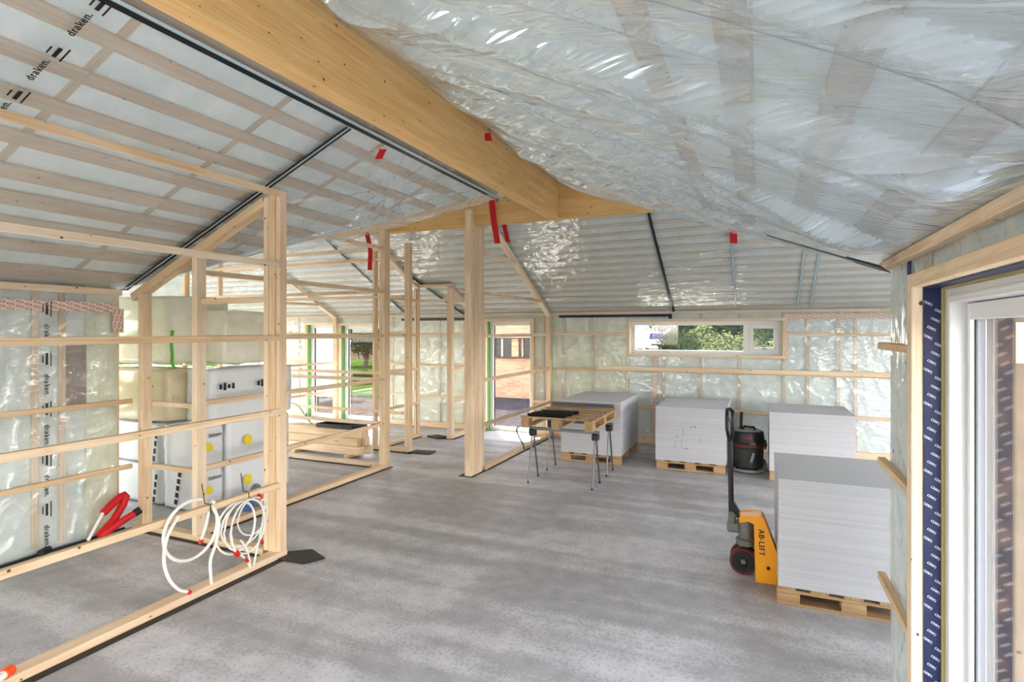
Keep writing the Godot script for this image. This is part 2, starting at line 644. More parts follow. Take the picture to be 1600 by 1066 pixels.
	M.osb_dark = tri_mat(mixed(512, Color(0.13, 0.09, 0.07), Color(0.28, 0.21, 0.17), [[os, 0.5], [os2, 0.6]]), 0.8, 0.85)

func film_mat(a: float, rough: float, metal: float, crease: Texture2D, bump: float, sc: Vector3) -> StandardMaterial3D:
	var m := StandardMaterial3D.new()
	m.albedo_color = Color(0.86, 0.91, 0.92, a)
	m.transparency = BaseMaterial3D.TRANSPARENCY_ALPHA
	m.roughness = rough
	m.metallic = metal
	m.normal_enabled = true
	m.normal_texture = crease
	m.normal_scale = bump
	m.uv1_scale = sc
	m.cull_mode = BaseMaterial3D.CULL_DISABLED
	return m

func tape_image() -> Image:
	# pale tape printed with slanted brown-red rounded links
	var w := 256
	var h := 128
	var im := Image.create(w, h, false, Image.FORMAT_RGB8)
	for y in h:
		for x in w:
			var c := Color(0.93, 0.84, 0.78)
			for k in 4:
				for oy in [-64, 0, 64, 128]:
					for ox in [-256, 0, 256]:
						var cx: float = 32.0 + k * 64.0 + ox
						var cy: float = 32.0 + (k % 2) * 32.0 + oy
						var d := Vector2(x - cx, y - cy).rotated(0.45)
						d.x = maxf(absf(d.x) - 15.0, 0.0)
						var q := absf(d.length() - 10.5)
						if q < 3.4:
							c = Color(0.58, 0.27, 0.18)
			im.set_pixel(x, y, c)
	return im

# ------------------------------------------------------------------ the room
# folds of the right ceiling film: place, drift, half width, depth, wander
const FOLDS := [[-1.05, -0.10, 0.10, 0.030, 0.6], [-1.55, 0.05, 0.05, 0.020, 1.0], [-1.95, 0.16, 0.16, 0.060, 1.2], [-2.10, -0.05, 0.04, 0.025, 0.5], [-2.45, 0.10, 0.09, 0.030, 1.0],
	[-2.80, -0.06, 0.05, 0.030, 0.8], [-3.10, 0.12, 0.14, 0.055, 1.2], [-3.30, 0.02, 0.04, 0.020, 0.7], [-3.62, -0.10, 0.08, 0.035, 1.0], [-3.95, 0.08, 0.05, 0.025, 0.9],
	[-4.25, 0.14, 0.12, 0.045, 1.1], [-4.60, -0.04, 0.05, 0.020, 0.6], [-4.95, 0.10, 0.09, 0.035, 1.0], [-5.4, 0.0, 0.10, 0.030, 1.0], [-0.5, 0.1, 0.08, 0.03, 1.0], [0.2, 0.05, 0.1, 0.03, 0.8]]
const XL := -5.47
const XR := 0.62
const ZC := -3.40
const ZF := -9.50
const ZB := 3.20
const XE := 5.0
const XW := -11.0

func y_left(x: float) -> float: return 2.25 + 0.45 * (x - XL)
func y_right(x: float) -> float: return 2.20 + 0.51 * (XR - x)
func y_far(z: float) -> float: return 2.18 + 0.5 * (z - ZF)
func y_near(z: float) -> float: return 2.22 + 0.47 * (ZC - z)
func valley_left(x: float) -> float: return ZC - (x - XL) * 0.99
func valley_right(x: float) -> float: return ZC - (XR - x) * 1.099

func build_shell() -> void:
	var fl := struct("floor", "grey trowelled concrete floor slab")
	block(fl, "slab", Vector3(XW - 0.3, -0.2, ZF - 0.3), Vector3(XE + 0.3, 0.0, ZB + 0.3), M.concrete)

# one slope of the roof: plan polygon lifted to its plane, off above it
func slope_core(parent: Node3D, called: String, plan: Array, y: Callable, off: float, thick: float, mat: Material) -> void:
	var b := MB.new()
	var lo := []
	var hi := []
	for p in plan:
		var yy: float = y.call(p)
		lo.append(Vector3(p.x, yy + off, p.y))
		hi.append(Vector3(p.x, yy + off + thick, p.y))
	var nn: Vector3 = (lo[1] - lo[0]).cross(lo[2] - lo[0]).normalized()
	if nn.y < 0:
		nn = -nn
	for k in range(1, plan.size() - 1):
		b.tri(lo[0], lo[k], lo[k + 1], -nn)
		b.tri(hi[0], hi[k], hi[k + 1], nn)
	for k in plan.size():
		var j := (k + 1) % plan.size()
		var e: Vector3 = lo[j] - lo[k]
		b.quad(lo[k], lo[j], hi[j], hi[k], Vector3(e.z, 0, -e.x).normalized())
	put(parent, called, b.mesh(), mat)

func build_ceilings() -> void:
	# ---- left slope of the near wing
	var L := struct("ceiling_left", "left ceiling slope of insulation and boards behind clear film")
	var nl := Vector3(-0.45, 1, 0).normalized()
	slope_core(L, "insulation", [Vector2(XL - 0.4, ZB + 0.3), Vector2(-2.27, ZB + 0.3), Vector2(-2.27, valley_left(-2.27)), Vector2(XL - 0.4, valley_left(XL - 0.4))],
		func(p): return y_left(p.x), 0.045, 0.25, M.wool)
	for b in [[-5.44, 0.19], [-5.08, 0.16], [-4.79, 0.13], [-4.55, 0.16], [-4.29, 0.14], [-3.98, 0.12], [-3.664, 0.11], [-3.394, 0.10], [-3.12, 0.10], [-2.86, 0.10], [-2.6, 0.10]]:
		var x: float = b[0] + b[1] * 0.5
		var p := Vector3(x, y_left(x), 0) + nl * 0.030
		# boards come in two lengths, butted over a rafter
		var joint: float = [-0.85, -1.9, -2.94, 0.2][int(absf(x) * 10.0) % 4]
		for seg in [[ZB, joint], [joint - 0.004, valley_left(x)]]:
			timber(L, "ceiling_board", Vector3(p.x, p.y, seg[0]), Vector3(p.x, p.y, seg[1]), b[1], 0.022, M.roof_board, nl)
	for z in [2.3, 1.25, 0.2, -0.85, -1.9, -2.94, -3.98, -5.0]:
		var x0: float = maxf(XL, XL + (ZC - z) / 0.99 + 0.05)
		timber(L, "rafter", Vector3(x0, y_left(x0), z) + nl * 0.055, Vector3(-2.36, y_left(-2.36), z) + nl * 0.055, 0.06, 0.03, M.roof_board, nl)
	film(L, "plastic_film", func(s, t):
			var x: float = lerpf(XL, -2.345, s)
			return Vector3(x, y_left(x), lerpf(ZB, -3.36, t)),
		func(s, t, p):
			var a: float = ridge(noise_a.get_noise_2d(p.x * 60.0 + p.z * 30.0, p.z * 140.0 - p.x * 60.0) * 2.2, 5.0)
			return 0.006 + 0.005 * a,
		-nl, 100, 220, M.film_left, 3.4, 6.6)
	# beyond the seam the sheet is loose, pulled into fans of creases
	film(L, "plastic_film", func(s, t):
			var x: float = lerpf(XL, -2.345, s)
			return Vector3(x, y_left(x), lerpf(-3.36, valley_left(x), t)),
		func(s, t, p):
			var far: float = smoothstep(-3.42, -4.0, p.z)
			var d: float = p.z - valley_left(p.x)
			var a: float = ridge(noise_a.get_noise_2d(p.x * 60.0 + p.z * 40.0, p.z * 120.0 - p.x * 70.0) * 1.7, 8.0)
			var b: float = ridge(noise_b.get_noise_2d(p.x * 150.0 - p.z * 90.0, p.z * 90.0 + p.x * 60.0) * 1.7, 10.0)
			var h: float = 0.0
			for c in [[-3.25, -4.55, 0.9, 9.0], [-3.7, -5.0, 0.8, 11.0], [-4.3, -4.3, 0.6, 8.0], [-2.8, -5.6, 0.6, 10.0]]:
				var q := Vector2(p.x - c[0], p.z - c[1])
				h += ridge(sin(q.angle() * c[3] * 0.5 + c[0] * 3.0), 8.0) * exp(-pow(q.length() / c[2], 2.0)) * smoothstep(0.0, 0.25, q.length())
			return 0.006 + far * (0.014 * a + 0.012 * b + 0.040 * h) + 0.07 * exp(-pow(d / 0.30, 2.0)) * sin(PI * clampf((p.x - XL) / 3.1, 0, 1)),
		-nl, 170, 170, M.film_loose, 3.4, 3.0)
	# tape where the sheets join, up the slope and along the ridge beam
	slope_tape(L, nl, Vector3(XL + 0.03, y_left(XL + 0.03), -3.42), Vector3(-2.86, y_left(-2.86), -3.46), 0.06, M.tape_dark, 0.030)
	slope_tape(L, nl, Vector3(XL + 0.03, y_left(XL + 0.03), -3.415), Vector3(-2.86, y_left(-2.86), -3.455), 0.014, M.tape_clear, 0.034)
	slope_tape(L, nl, Vector3(-2.82, y_left(-2.82), ZB), Vector3(-2.82, y_left(-2.82), -6.1), 0.055, M.tape_dark, 0.034)
	slope_tape(L, nl, Vector3(-2.795, y_left(-2.795), ZB), Vector3(-2.80, y_left(-2.80), -6.1), 0.028, M.tape_clear, 0.040)
	# print on the film
	var up := Vector3(1, 0.45, 0).normalized()
	for k in 3:
		var at := Vector3(-3.70 + k * 0.345, 0, -1.68)
		at.y = y_left(at.x)
		print_word(L, "draken.", at - nl * 0.028, up, -nl, 0.048, M.ink)
		for j in 3:
			var q := at + up * (0.155 + 0.0 * j) + Vector3(0, 0, -0.045 + j * 0.035) - nl * 0.028
			print_bar(L, q, up, -nl, [0.10, 0.07, 0.05][j], [0.006, 0.018, 0.006][j])

	# ---- right slope, film hanging loose in folds
	var R := struct("ceiling_right", "right ceiling slope under loose shiny film")
	var nr := Vector3(0.51, 1, 0).normalized()
	slope_core(R, "insulation", [Vector2(XR + 0.4, ZB + 0.3), Vector2(-2.27, ZB + 0.3), Vector2(-2.27, valley_right(-2.27)), Vector2(XR + 0.4, valley_right(XR + 0.4))],
		func(p): return y_right(p.x), 0.050, 0.25, M.wool)
	var bx := 0.40
	while bx > -0.4:
		var x := bx + 0.042
		var p := Vector3(x, y_right(x), 0) + nr * 0.034
		for seg in [[ZB, -1.2], [-1.204, valley_right(x)]]:
			timber(R, "ceiling_board", Vector3(p.x, p.y, seg[0]), Vector3(p.x, p.y, seg[1]), 0.095, 0.022, M.grey_board, nr)
		bx -= 0.256
	film(R, "plastic_film", func(s, t):
			var x: float = lerpf(-2.205, XR, s)
			return Vector3(x, y_right(x), lerpf(ZB, valley_right(x), t)),
		func(s, t, p): return push_right(s, p),
		-nr, 190, 640, M.film_right, 3.2, 9.0)
	# pinched seams: thin welts along the sheet
	for f in [[-1.30, 0.02, 0.5, 1.0], [-2.05, -0.22, 0.05, 1.0], [-2.75, -0.16, 0.0, 0.95], [-3.75, 0.05, 0.0, 0.9]]:
		var line := PackedVector3Array()
		for k in 61:
			var s: float = lerpf(f[2] + 0.01, f[3] - 0.005, k / 60.0)
			var x: float = lerpf(-2.205, XR, s)
			var q := Vector3(x, y_right(x), f[0] + f[1] * (x + 0.8) + 0.02 * noise_a.get_noise_2d(x * 60.0, f[0] * 500.0))
			if q.z > valley_right(x) + 0.03:
				line.append(q - nr * (push_right(s, q) + 0.001))
		var wl := MB.new()
		wl.tube(line, 0.0020, 6)
		put(R, "film_seam", wl.mesh(), M.seam)
	slope_tape(R, nr, Vector3(0.10, y_right(0.10), valley_right(0.10) + 0.55), Vector3(0.57, y_right(0.57), -3.05), 0.03, M.tape_dark, 0.10)
	slope_tape(R, nr, Vector3(0.46, y_right(0.46), -3.15), Vector3(0.58, y_right(0.58), -3.04), 0.09, M.tape_blue, 0.098)

	# ---- far slope of the main wing
	var F := struct("ceiling_far", "far ceiling slope with narrow boards behind creased film")
	var nf := Vector3(0, 1, -0.5).normalized()
	slope_core(F, "insulation", [Vector2(XW - 0.3, ZF - 0.4), Vector2(XE + 0.3, ZF - 0.4), Vector2(XE + 0.3, -6.56), Vector2(XW - 0.3, -6.56)],
		func(p): return y_far(p.y), 0.035, 0.25, M.wool)
	var z := ZF + 0.09
	while z < -6.7:
		var p := Vector3(0, y_far(z), z) + nf * 0.026
		var c1: float = -5.2 + 0.9 * (absi(int(z * 100.0)) % 3)
		var c2: float = -1.25 + 0.3 * (absi(int(z * 70.0)) % 2)
		for seg in [[XW, c1], [c1 + 0.004, c2], [c2 + 0.004, XE]]:
			timber(F, "ceiling_board", Vector3(seg[0], p.y, z), Vector3(seg[1], p.y, z), 0.065, 0.02, M.pale_board, nf)
		z += 0.167
	film(F, "plastic_film", func(s, t):
			var zz: float = lerpf(ZF, -6.63, s)
			return Vector3(lerpf(XW, XE, t), y_far(zz), zz),
		func(s, t, p):
			var q := Vector2(p.x, s * 3.2)
			var a: float = ridge(noise_a.get_noise_2d(q.x * 70.0 + q.y * 60.0, q.y * 150.0 - q.x * 40.0) * 1.8, 10.0)
			var b: float = ridge(noise_b.get_noise_2d(q.x * 170.0, q.y * 60.0 + q.x * 50.0) * 1.8, 12.0)
			var pillow: float = absf(sin(PI * (p.z - ZF - 0.09) / 0.167))
			var patch: float = smoothstep(-0.1, 0.35, noise_b.get_noise_2d(q.x * 35.0 + 50.0, q.y * 35.0))
			return 0.004 + 0.005 * pillow + 0.020 * a * (0.15 + patch) + 0.018 * b * (0.1 + patch),
		-nf, 130, 620, M.film_far, 3.2, 16.0)
	for x in [-1.25, -6.35]:
		slope_tape(F, nf, Vector3(x, y_far(ZF + 0.02), ZF + 0.02), Vector3(x, y_far(-6.66), -6.66), 0.05, M.tape_dark if x > -2 else M.tape_green, 0.026)
		slope_tape(F, nf, Vector3(x - 0.015, y_far(ZF + 0.02), ZF + 0.02), Vector3(x - 0.015, y_far(-6.66), -6.66), 0.012, M.tape_clear, 0.030)
	slope_tape(F, nf, Vector3(-5.08, y_far(ZF + 0.02), ZF + 0.02), Vector3(-5.55, y_far(-7.85), -7.85), 0.055, M.tape_green, 0.028)
	for x in [-0.30, 0.55, 0.72]:
		slope_tape(F, nf, Vector3(x, y_far(ZF + 0.1), ZF + 0.1), Vector3(x, y_far(-7.4), -7.4), 0.03, M.tape_clear, 0.022)

	# ---- the two slopes that close the main wing towards the viewer
	var N := struct("ceiling_near", "near ceiling slopes of the main wing")
	slope_core(N, "insulation", [Vector2(XW - 0.3, ZC + 0.3), Vector2(XL - 0.2, ZC + 0.3), Vector2(-2.27, -6.56), Vector2(XW - 0.3, -6.56)], func(p): return y_near(p.y), 0.03, 0.25, M.wool)
	slope_core(N, "insulation", [Vector2(XE + 0.3, ZC + 0.3), Vector2(XR + 0.2, ZC + 0.3), Vector2(-2.27, -6.56), Vector2(XE + 0.3, -6.56)], func(p): return y_near(p.y), 0.03, 0.25, M.wool)

func push_right(s: float, p: Vector3) -> float:
	var d: float = p.z - valley_right(p.x)
	# the sheet hangs in soft swags between long folds that run down the slope
	var w: float = noise_b.get_noise_2d(p.x * 22.0, p.z * 22.0)
	var h: float = 0.040 * noise_a.get_noise_2d(p.x * 18.0 + 90.0, p.z * 55.0)
	for k in FOLDS.size():
		var f: Array = FOLDS[k]
		var zz: float = f[0] + f[1] * (p.x + 0.8) + 0.22 * w * f[4]
		var q: float = (p.z - zz) / maxf(f[2], 0.07)
		if absf(q) < 1.0:
			var g: float = (1.0 - q * q)
			h += 1.4 * f[3] * g * g * smoothstep(-0.1, 0.25, sin(PI * clampf(s * 1.05 + 0.2 * sin(k * 2.1), 0.0, 1.0)))
	# small creases gather near the beam and in patches
	var patch: float = smoothstep(0.05, 0.45, noise_b.get_noise_2d(p.x * 50.0 + 70.0, p.z * 55.0)) + 0.8 * smoothstep(0.40, 0.0, s)
	h += 0.026 * (0.3 + patch) * ridge(noise_a.get_noise_2d(p.x * 24.0 + 18.0 * p.z, p.z * 110.0 + p.x * 24.0) * 1.9, 3.0)
	h += 0.010 * (0.2 + patch) * ridge(noise_b.get_noise_2d(p.x * 90.0 + 110.0 * p.z, p.z * 130.0 - p.x * 70.0) * 1.9, 3.0)
	var rim: float = smoothstep(0.0, 0.22, s) * smoothstep(0.0, 0.06, 1.0 - s)
	return 0.012 + rim * (0.030 + h * (0.25 + 0.75 * smoothstep(0.0, 0.5, d)))

func slope_tape(parent: Node3D, nrm: Vector3, a: Vector3, b: Vector3, w: float, mat: Material, drop: float) -> void:
	timber(parent, "tape", a - nrm * drop, b - nrm * drop, w, 0.0025, mat, nrm)

# a word laid on a surface: x runs along the line, out faces the reader
func print_word(parent: Node3D, word: String, at: Vector3, along: Vector3, out: Vector3, size: float, mat: Material, called := "print") -> void:
	if not M.has("word_" + word):
		var tm := TextMesh.new()
		tm.text = word
		var fo := SystemFont.new()
		fo.font_names = PackedStringArray(["Droid Sans"])
		fo.font_weight = 700
		tm.font = fo
		tm.font_size = 32
		tm.pixel_size = 0.03
		tm.depth = 0.02
		tm.curve_step = 2.0
		M["word_" + word] = tm
	var y := out.cross(along).normalized()
	var k := size / 0.96
	put(parent, called, M["word_" + word], mat, Transform3D(Basis(along.normalized() * k, y * k, out.normalized() * k), at))

func print_bar(parent: Node3D, at: Vector3, along: Vector3, out: Vector3, l: float, h: float) -> void:
	timber(parent, "print", at - along * l * 0.5, at + along * l * 0.5, h, 0.001, M.ink, out)

# ------------------------------------------------------------------ walls
# a wall between two planes with openings; axis 0: runs along x at z = inner, axis 2: runs along z at x = inner
func wall_core(parent: Node3D, axis: int, inner: float, outer: float, u0: float, u1: float, y1: float, holes: Array, filmed: Vector3, amp := 0.012) -> void:
	var b := MB.new()
	var b2 := MB.new()
	var cuts := [u0, u1]
	for h in holes:
		cuts.append(h[0])
		cuts.append(h[1])
	cuts.sort()
	var pieces := []
	for k in cuts.size() - 1:
		var a: float = cuts[k]
		var c: float = cuts[k + 1]
		if c - a < 0.001:
			continue
		var mid := (a + c) * 0.5
		var hole = null
		for h in holes:
			if mid > h[0] and mid < h[1]:
				hole = h
		if hole == null:
			pieces.append([a, c, 0.0, y1])
		else:
			if hole[2] > 0.01:
				pieces.append([a, c, 0.0, hole[2]])
			if hole[3] < y1 - 0.01:
				pieces.append([a, c, hole[3], y1])
	var sg := signf(outer - inner)
	for p in pieces:
		var lo := Vector3(p[0], p[2], inner + sg * 0.04) if axis == 0 else Vector3(inner + sg * 0.04, p[2], p[0])
		var hi := Vector3(p[1], p[3], outer) if axis == 0 else Vector3(outer, p[3], p[1])
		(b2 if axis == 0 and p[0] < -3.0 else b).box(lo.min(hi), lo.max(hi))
		if filmed != Vector3.ZERO:
			if axis == 0:
				wall_film(parent, Vector3(p[0], p[2], inner), Vector3(p[1] - p[0], 0, 0), Vector3(0, p[3] - p[2], 0), filmed, amp)
			else:
				wall_film(parent, Vector3(inner, p[2], p[0]), Vector3(0, 0, p[1] - p[0]), Vector3(0, p[3] - p[2], 0), filmed, amp)
	if b.v.size() > 0:
		put(parent, "insulation", b.mesh(), M.wool)
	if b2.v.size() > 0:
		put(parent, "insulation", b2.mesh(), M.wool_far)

func gable(parent: Node3D, pts: Array, thick: Vector3) -> void:
	var b := MB.new()
	var nn: Vector3 = thick.normalized()
	for k in range(1, pts.size() - 1):
		b.tri(pts[0], pts[k], pts[k + 1], -nn)
		b.tri(pts[0] + thick, pts[k] + thick, pts[k + 1] + thick, nn)
	for k in pts.size():
		var j := (k + 1) % pts.size()
		b.quad(pts[k], pts[j], pts[j] + thick, pts[k] + thick, (pts[j] - pts[k]).cross(thick).normalized())
	put(parent, "gable", b.mesh(), M.wool)

func build_walls() -> void:
	# ---- left wall of the near wing
	var wl := struct("wall_left", "left wall of insulation and studs behind clear film")
	wall_core(wl, 2, XL, XL - 0.3, ZC + 0.02, ZB, 2.30, [[-0.6, 2.9, 0.1, 2.12]], Vector3(1, 0, 0), 0.030)  # the opening is out of view, added to brighten the room
	for z in [-2.735, -2.935, -3.25, -3.38, -2.2, -1.65, -1.1]:
		lath(wl, "stud", Vector3(XL - 0.036, 0.05, z - 0.024), Vector3(XL - 0.006, 2.2, z + 0.024), M.pine[0])
	block(wl, "brown_panel", Vector3(XL - 0.035, 1.20, -3.225), Vector3(XL - 0.010, 1.76, -2.96), flat_mat(Color(0.52, 0.39, 0.29), 0.8))
	lath(wl, "top_plate", Vector3(XL, 2.182, ZC + 0.0), Vector3(XL + 0.045, 2.242, ZB), M.pine[1])
	for y in [1.19, 0.575]:
		lath(wl, "rail", Vector3(XL + 0.002, y - 0.022, ZC - 0.1), Vector3(XL + 0.038, y + 0.022, ZB), M.pine[2])
	tape_strip(wl, Vector3(XL + 0.024, 2.07, -3.36), Vector3(0, 0, 2.6), 0.085, Vector3(1, 0, 0), -0.012)
	tape_strip(wl, Vector3(XL + 0.026, 2.06, -3.375), Vector3(0, -0.22, 0.0), 0.10, Vector3(1, 0, 0), 0.0)
	for k in 5:
		var y := 1.92 - k * 0.42
		print_word(wl, "draken.", Vector3(XL + 0.024, y - 0.1, -2.80), Vector3(0, -1, 0), Vector3(1, 0, 0), 0.05, M.ink)
		for j in 3:
			print_bar(wl, Vector3(XL + 0.024, y + 0.12, -2.83 + j * 0.03), Vector3(0, -1, 0), Vector3(1, 0, 0), [0.13, 0.10, 0.06][j], [0.006, 0.014, 0.006][j])
	# return at the inner corner
	var wn := struct("wall_near_left", "wall of the main wing behind the insulation packs")
	wall_core(wn, 0, ZC - 0.02, ZC + 0.28, XW, XL, 2.30, [[-10.6, -7.0, 0.05, 2.15]], Vector3.ZERO)  # hidden opening added to light the left part of the main wing

	# ---- right wall of the near wing, with the glazed door
	var wr := struct("wall_right", "right wall with film, battens and a glazed door opening")
	wall_core(wr, 2, XR, XR + 0.19, ZC, ZB, 2.30, [[-2.77, -0.85, 0.0, 2.03], [-0.45, 3.0, 0.05, 2.12]], Vector3(-1, 0, 0), 0.016)  # the hole beside and behind the viewer is unseen, opened wide for daylight
	for z in [-3.30, -2.82]:
		lath(wr, "stud", Vector3(XR + 0.004, 0.02, z - 0.022), Vector3(XR + 0.036, 2.2, z + 0.022), M.pine[1])
	lath(wr, "top_plate", Vector3(XR - 0.045, 2.158, ZC - 0.03), Vector3(XR - 0.002, 2.200, ZB), M.pine[0])
	for y in [1.775, 1.175, 0.575]:
		lath(wr, "rail", Vector3(XR - 0.04, y - 0.018, ZC - 0.09), Vector3(XR - 0.002, y + 0.018, -2.845), M.pine[2])
	lath(wr, "sole_plate", Vector3(XR - 0.04, 0.0, ZC - 0.05), Vector3(XR - 0.002, 0.045, -2.845), M.pine[1])
	lath(wr, "door_lining", Vector3(XR - 0.042, 0.0, -2.845), Vector3(XR - 0.001, 2.085, -2.772), M.pine[1])
	lath(wr, "door_header", Vector3(XR - 0.042, 2.03, -2.772), Vector3(XR - 0.001, 2.085, -0.70), M.pine[0])
	lath(wr, "door_lining", Vector3(XR - 0.042, 0.0, -0.85), Vector3(XR - 0.001, 2.03, -0.78), M.pine[1])
	# blue tape on the reveal, lettered
	block(wr, "blue_tape", Vector3(XR, 0.0, -2.7665), Vector3(XR + 0.058, 2.028, -2.764), M.tape_blue)
	block(wr, "blue_tape", Vector3(XR, 2.024, -2.764), Vector3(XR + 0.058, 2.0265, -0.86), M.tape_blue)
	var al := Vector3(0.9, -0.55, 0).normalized()
	var row := 0
	var yy := 0.06
	while yy < 1.98:
		print_word(wr, "CERF)", Vector3(XR + 0.012 + 0.0125 * (row % 4), yy, -2.763), al, Vector3(0, 0, 1), 0.0125, M.white_ink)
		yy += 0.034
		row += 1

	block(wr, "sealing_foam", Vector3(XR + 0.056, 0.0, -2.768), Vector3(XR + 0.068, 2.03, -2.758), M.foam)
	block(wr, "sealing_foam", Vector3(XR + 0.056, 2.018, -2.758), Vector3(XR + 0.068, 2.03, -0.86), M.foam)
	# small blue tape patch above the door
	block(wr, "blue_tape", Vector3(XR - 0.012, 2.085, -2.99), Vector3(XR - 0.009, 2.156, -2.93), M.tape_blue)
	var wnr := struct("wall_near_right", "wall of the main wing behind the right corner")
	wall_core(wnr, 0, ZC - 0.02, ZC + 0.2, XR + 0.0, XE, 2.30, [[1.8, 4.7, 0.05, 2.15]], Vector3.ZERO)  # opening hidden by the corner, added to bring light into the main wing

	# ---- wall behind the viewer, with an unseen opening sized to let in daylight
	var wb := struct("wall_back", "wall behind the viewer with a wide unseen opening added for daylight")
	wall_core(wb, 0, ZB, ZB + 0.3, XL - 0.3, XR + 0.22, 2.30, [[-5.3, -2.8, 0.02, 2.2]], Vector3.ZERO)
	gable(wb, [Vector3(XL - 0.3, 2.28, ZB), Vector3(XR + 0.22, 2.28, ZB), Vector3(-2.27, 3.75, ZB)], Vector3(0, 0, 0.3))

	# ---- ends of the main wing
	var we := struct("wall_end_right", "end wall of the main wing to the right")
	wall_core(we, 2, XE, XE + 0.3, ZF - 0.3, ZC + 0.2, 2.30, [[-9.2, -3.7, 0.05, 2.15]], Vector3.ZERO)  # unseen opening, widened to almost the whole wall for more daylight
	gable(we, [Vector3(XE, 2.28, ZF - 0.3), Vector3(XE, 2.28, ZC + 0.2), Vector3(XE, 3.8, -6.56)], Vector3(0.3, 0, 0))
	var ww := struct("wall_end_left", "end wall of the main wing to the left")
	wall_core(ww, 2, XW, XW - 0.3, ZF - 0.3, ZC + 0.28, 2.30, [[-9.2, -6.7, 0.05, 2.15], [-6.4, -3.7, 0.05, 2.15]], Vector3.ZERO)  # both openings are out of sight, enlarged so more light comes in
	gable(ww, [Vector3(XW, 2.28, ZF - 0.3), Vector3(XW, 2.28, ZC + 0.28), Vector3(XW, 3.8, -6.56)], Vector3(-0.3, 0, 0))

	# ---- far wall
	var wf := struct("wall_far", "far wall of insulation and studs behind film, with battens")
	var holes := [[-8.95, -8.20, 0.0, 1.99], [-8.03, -6.93, 0.0, 1.97], [-4.62, -3.72, 0.0, 2.03], [-1.95, 0.35, 1.48, 2.01]]
	wall_core(wf, 0, ZF, ZF - 0.25, XW, XE, 2.30, holes, Vector3(0, 0, 1), 0.010)
	for x in [-10.4, -9.8, -9.2, -6.75, -6.2, -5.65, -5.1, -3.5, -3.13, -2.6, -2.0, -1.40, -0.826, -0.256, 0.37, 0.692, 1.09, 1.31, 1.9, 2.5, 3.1, 3.7, 4.3]:
		var pieces := [[0.05, 2.2]]
		if x > -1.96 and x < 0.36:
			pieces = [[0.05, 1.47], [2.02, 2.2]]
		for p in pieces:
			lath(wf, "stud", Vector3(x - 0.024, p[0], ZF - 0.036), Vector3(x + 0.024, p[1], ZF - 0.006), M.pale_board)
	lath(wf, "top_plate", Vector3(XW, 2.138, ZF + 0.002), Vector3(XE, 2.180, ZF + 0.04), M.pine[1])
	lath(wf, "sole_plate", Vector3(-3.72, 0.0, ZF + 0.002), Vector3(XE, 0.11, ZF + 0.04), M.pine[3])
	lath(wf, "sole_plate", Vector3(-6.93, 0.0, ZF + 0.002), Vector3(-4.62, 0.09, ZF + 0.04), M.pine[3])
	lath(wf, "sole_plate", Vector3(XW, 0.0, ZF + 0.002), Vector3(-8.95, 0.09, ZF + 0.04), M.pine[3])
	for y in [0.6, 1.2, 1.8]:
		for seg in [[XW, -8.97], [-8.18, -8.05], [-6.9, -4.64], [-3.69, -1.98 if y > 1.5 else XE], [0.40, XE]]:
			if y < 1.5 and seg[0] > 0.3:
				continue
			lath(wf, "rail", Vector3(seg[0], y - 0.02, ZF + 0.003), Vector3(seg[1], y + 0.02, ZF + 0.036), M.pine[rng.randi() % 4])
	timber(wf, "long_plank", Vector3(-2.5, 1.235, ZF + 0.062), Vector3(2.6, 1.235, ZF + 0.07), 0.036, 0.065, M.pine[1])
	# tapes
	tape_strip(wf, Vector3(0.36, 2.075, ZF + 0.022), Vector3(4.4, 0, 0), 0.075, Vector3(0, 0, 1), 0.0)
	tape_strip(wf, Vector3(-1.54, 0.12, ZF + 0.024), Vector3(0, 1.33, 0), 0.075, Vector3(0, 0, 1), 0.0)
	tape_strip(wf, Vector3(0.39, 1.40, ZF + 0.026), Vector3(0, 0.70, 0), 0.06, Vector3(0, 0, 1), 0.0)
	block(wf, "blue_tape", Vector3(-3.2, 2.09, ZF + 0.020), Vector3(-1.27, 2.135, ZF + 0.023), M.tape_blue)
	block(wf, "blue_tape", Vector3(-1.33, 2.03, ZF + 0.020), Vector3(-1.27, 2.09, ZF + 0.023), M.tape_blue)
	block(wf, "dark_tape", Vector3(-6.5, 2.06, ZF + 0.020), Vector3(-5.0, 2.11, ZF + 0.023), M.tape_dark)

func tape_strip(parent: Node3D, a: Vector3, run: Vector3, w: float, out: Vector3, lean: float) -> void:
	var b := MB.new()
	var al := run.normalized()
	var y := out.cross(al).normalized()
	var l := run.length()
	var p0 := a - y * w * 0.5
	var p1 := a + y * w * 0.5
	var d := Vector3(0, lean, 0)
	b.quad(p0, p1, p1 + run + d, p0 + run + d, out, Vector2(0, 0), Vector2(0, w / 0.075), Vector2(l / 0.24, w / 0.075), Vector2(l / 0.24, 0))
	b.quad(p0 - out * 0.002, p1 - out * 0.002, p1 + run + d - out * 0.002, p0 + run + d - out * 0.002, -out)
	put(parent, "printed_tape", b.mesh(), M.tape_orange)

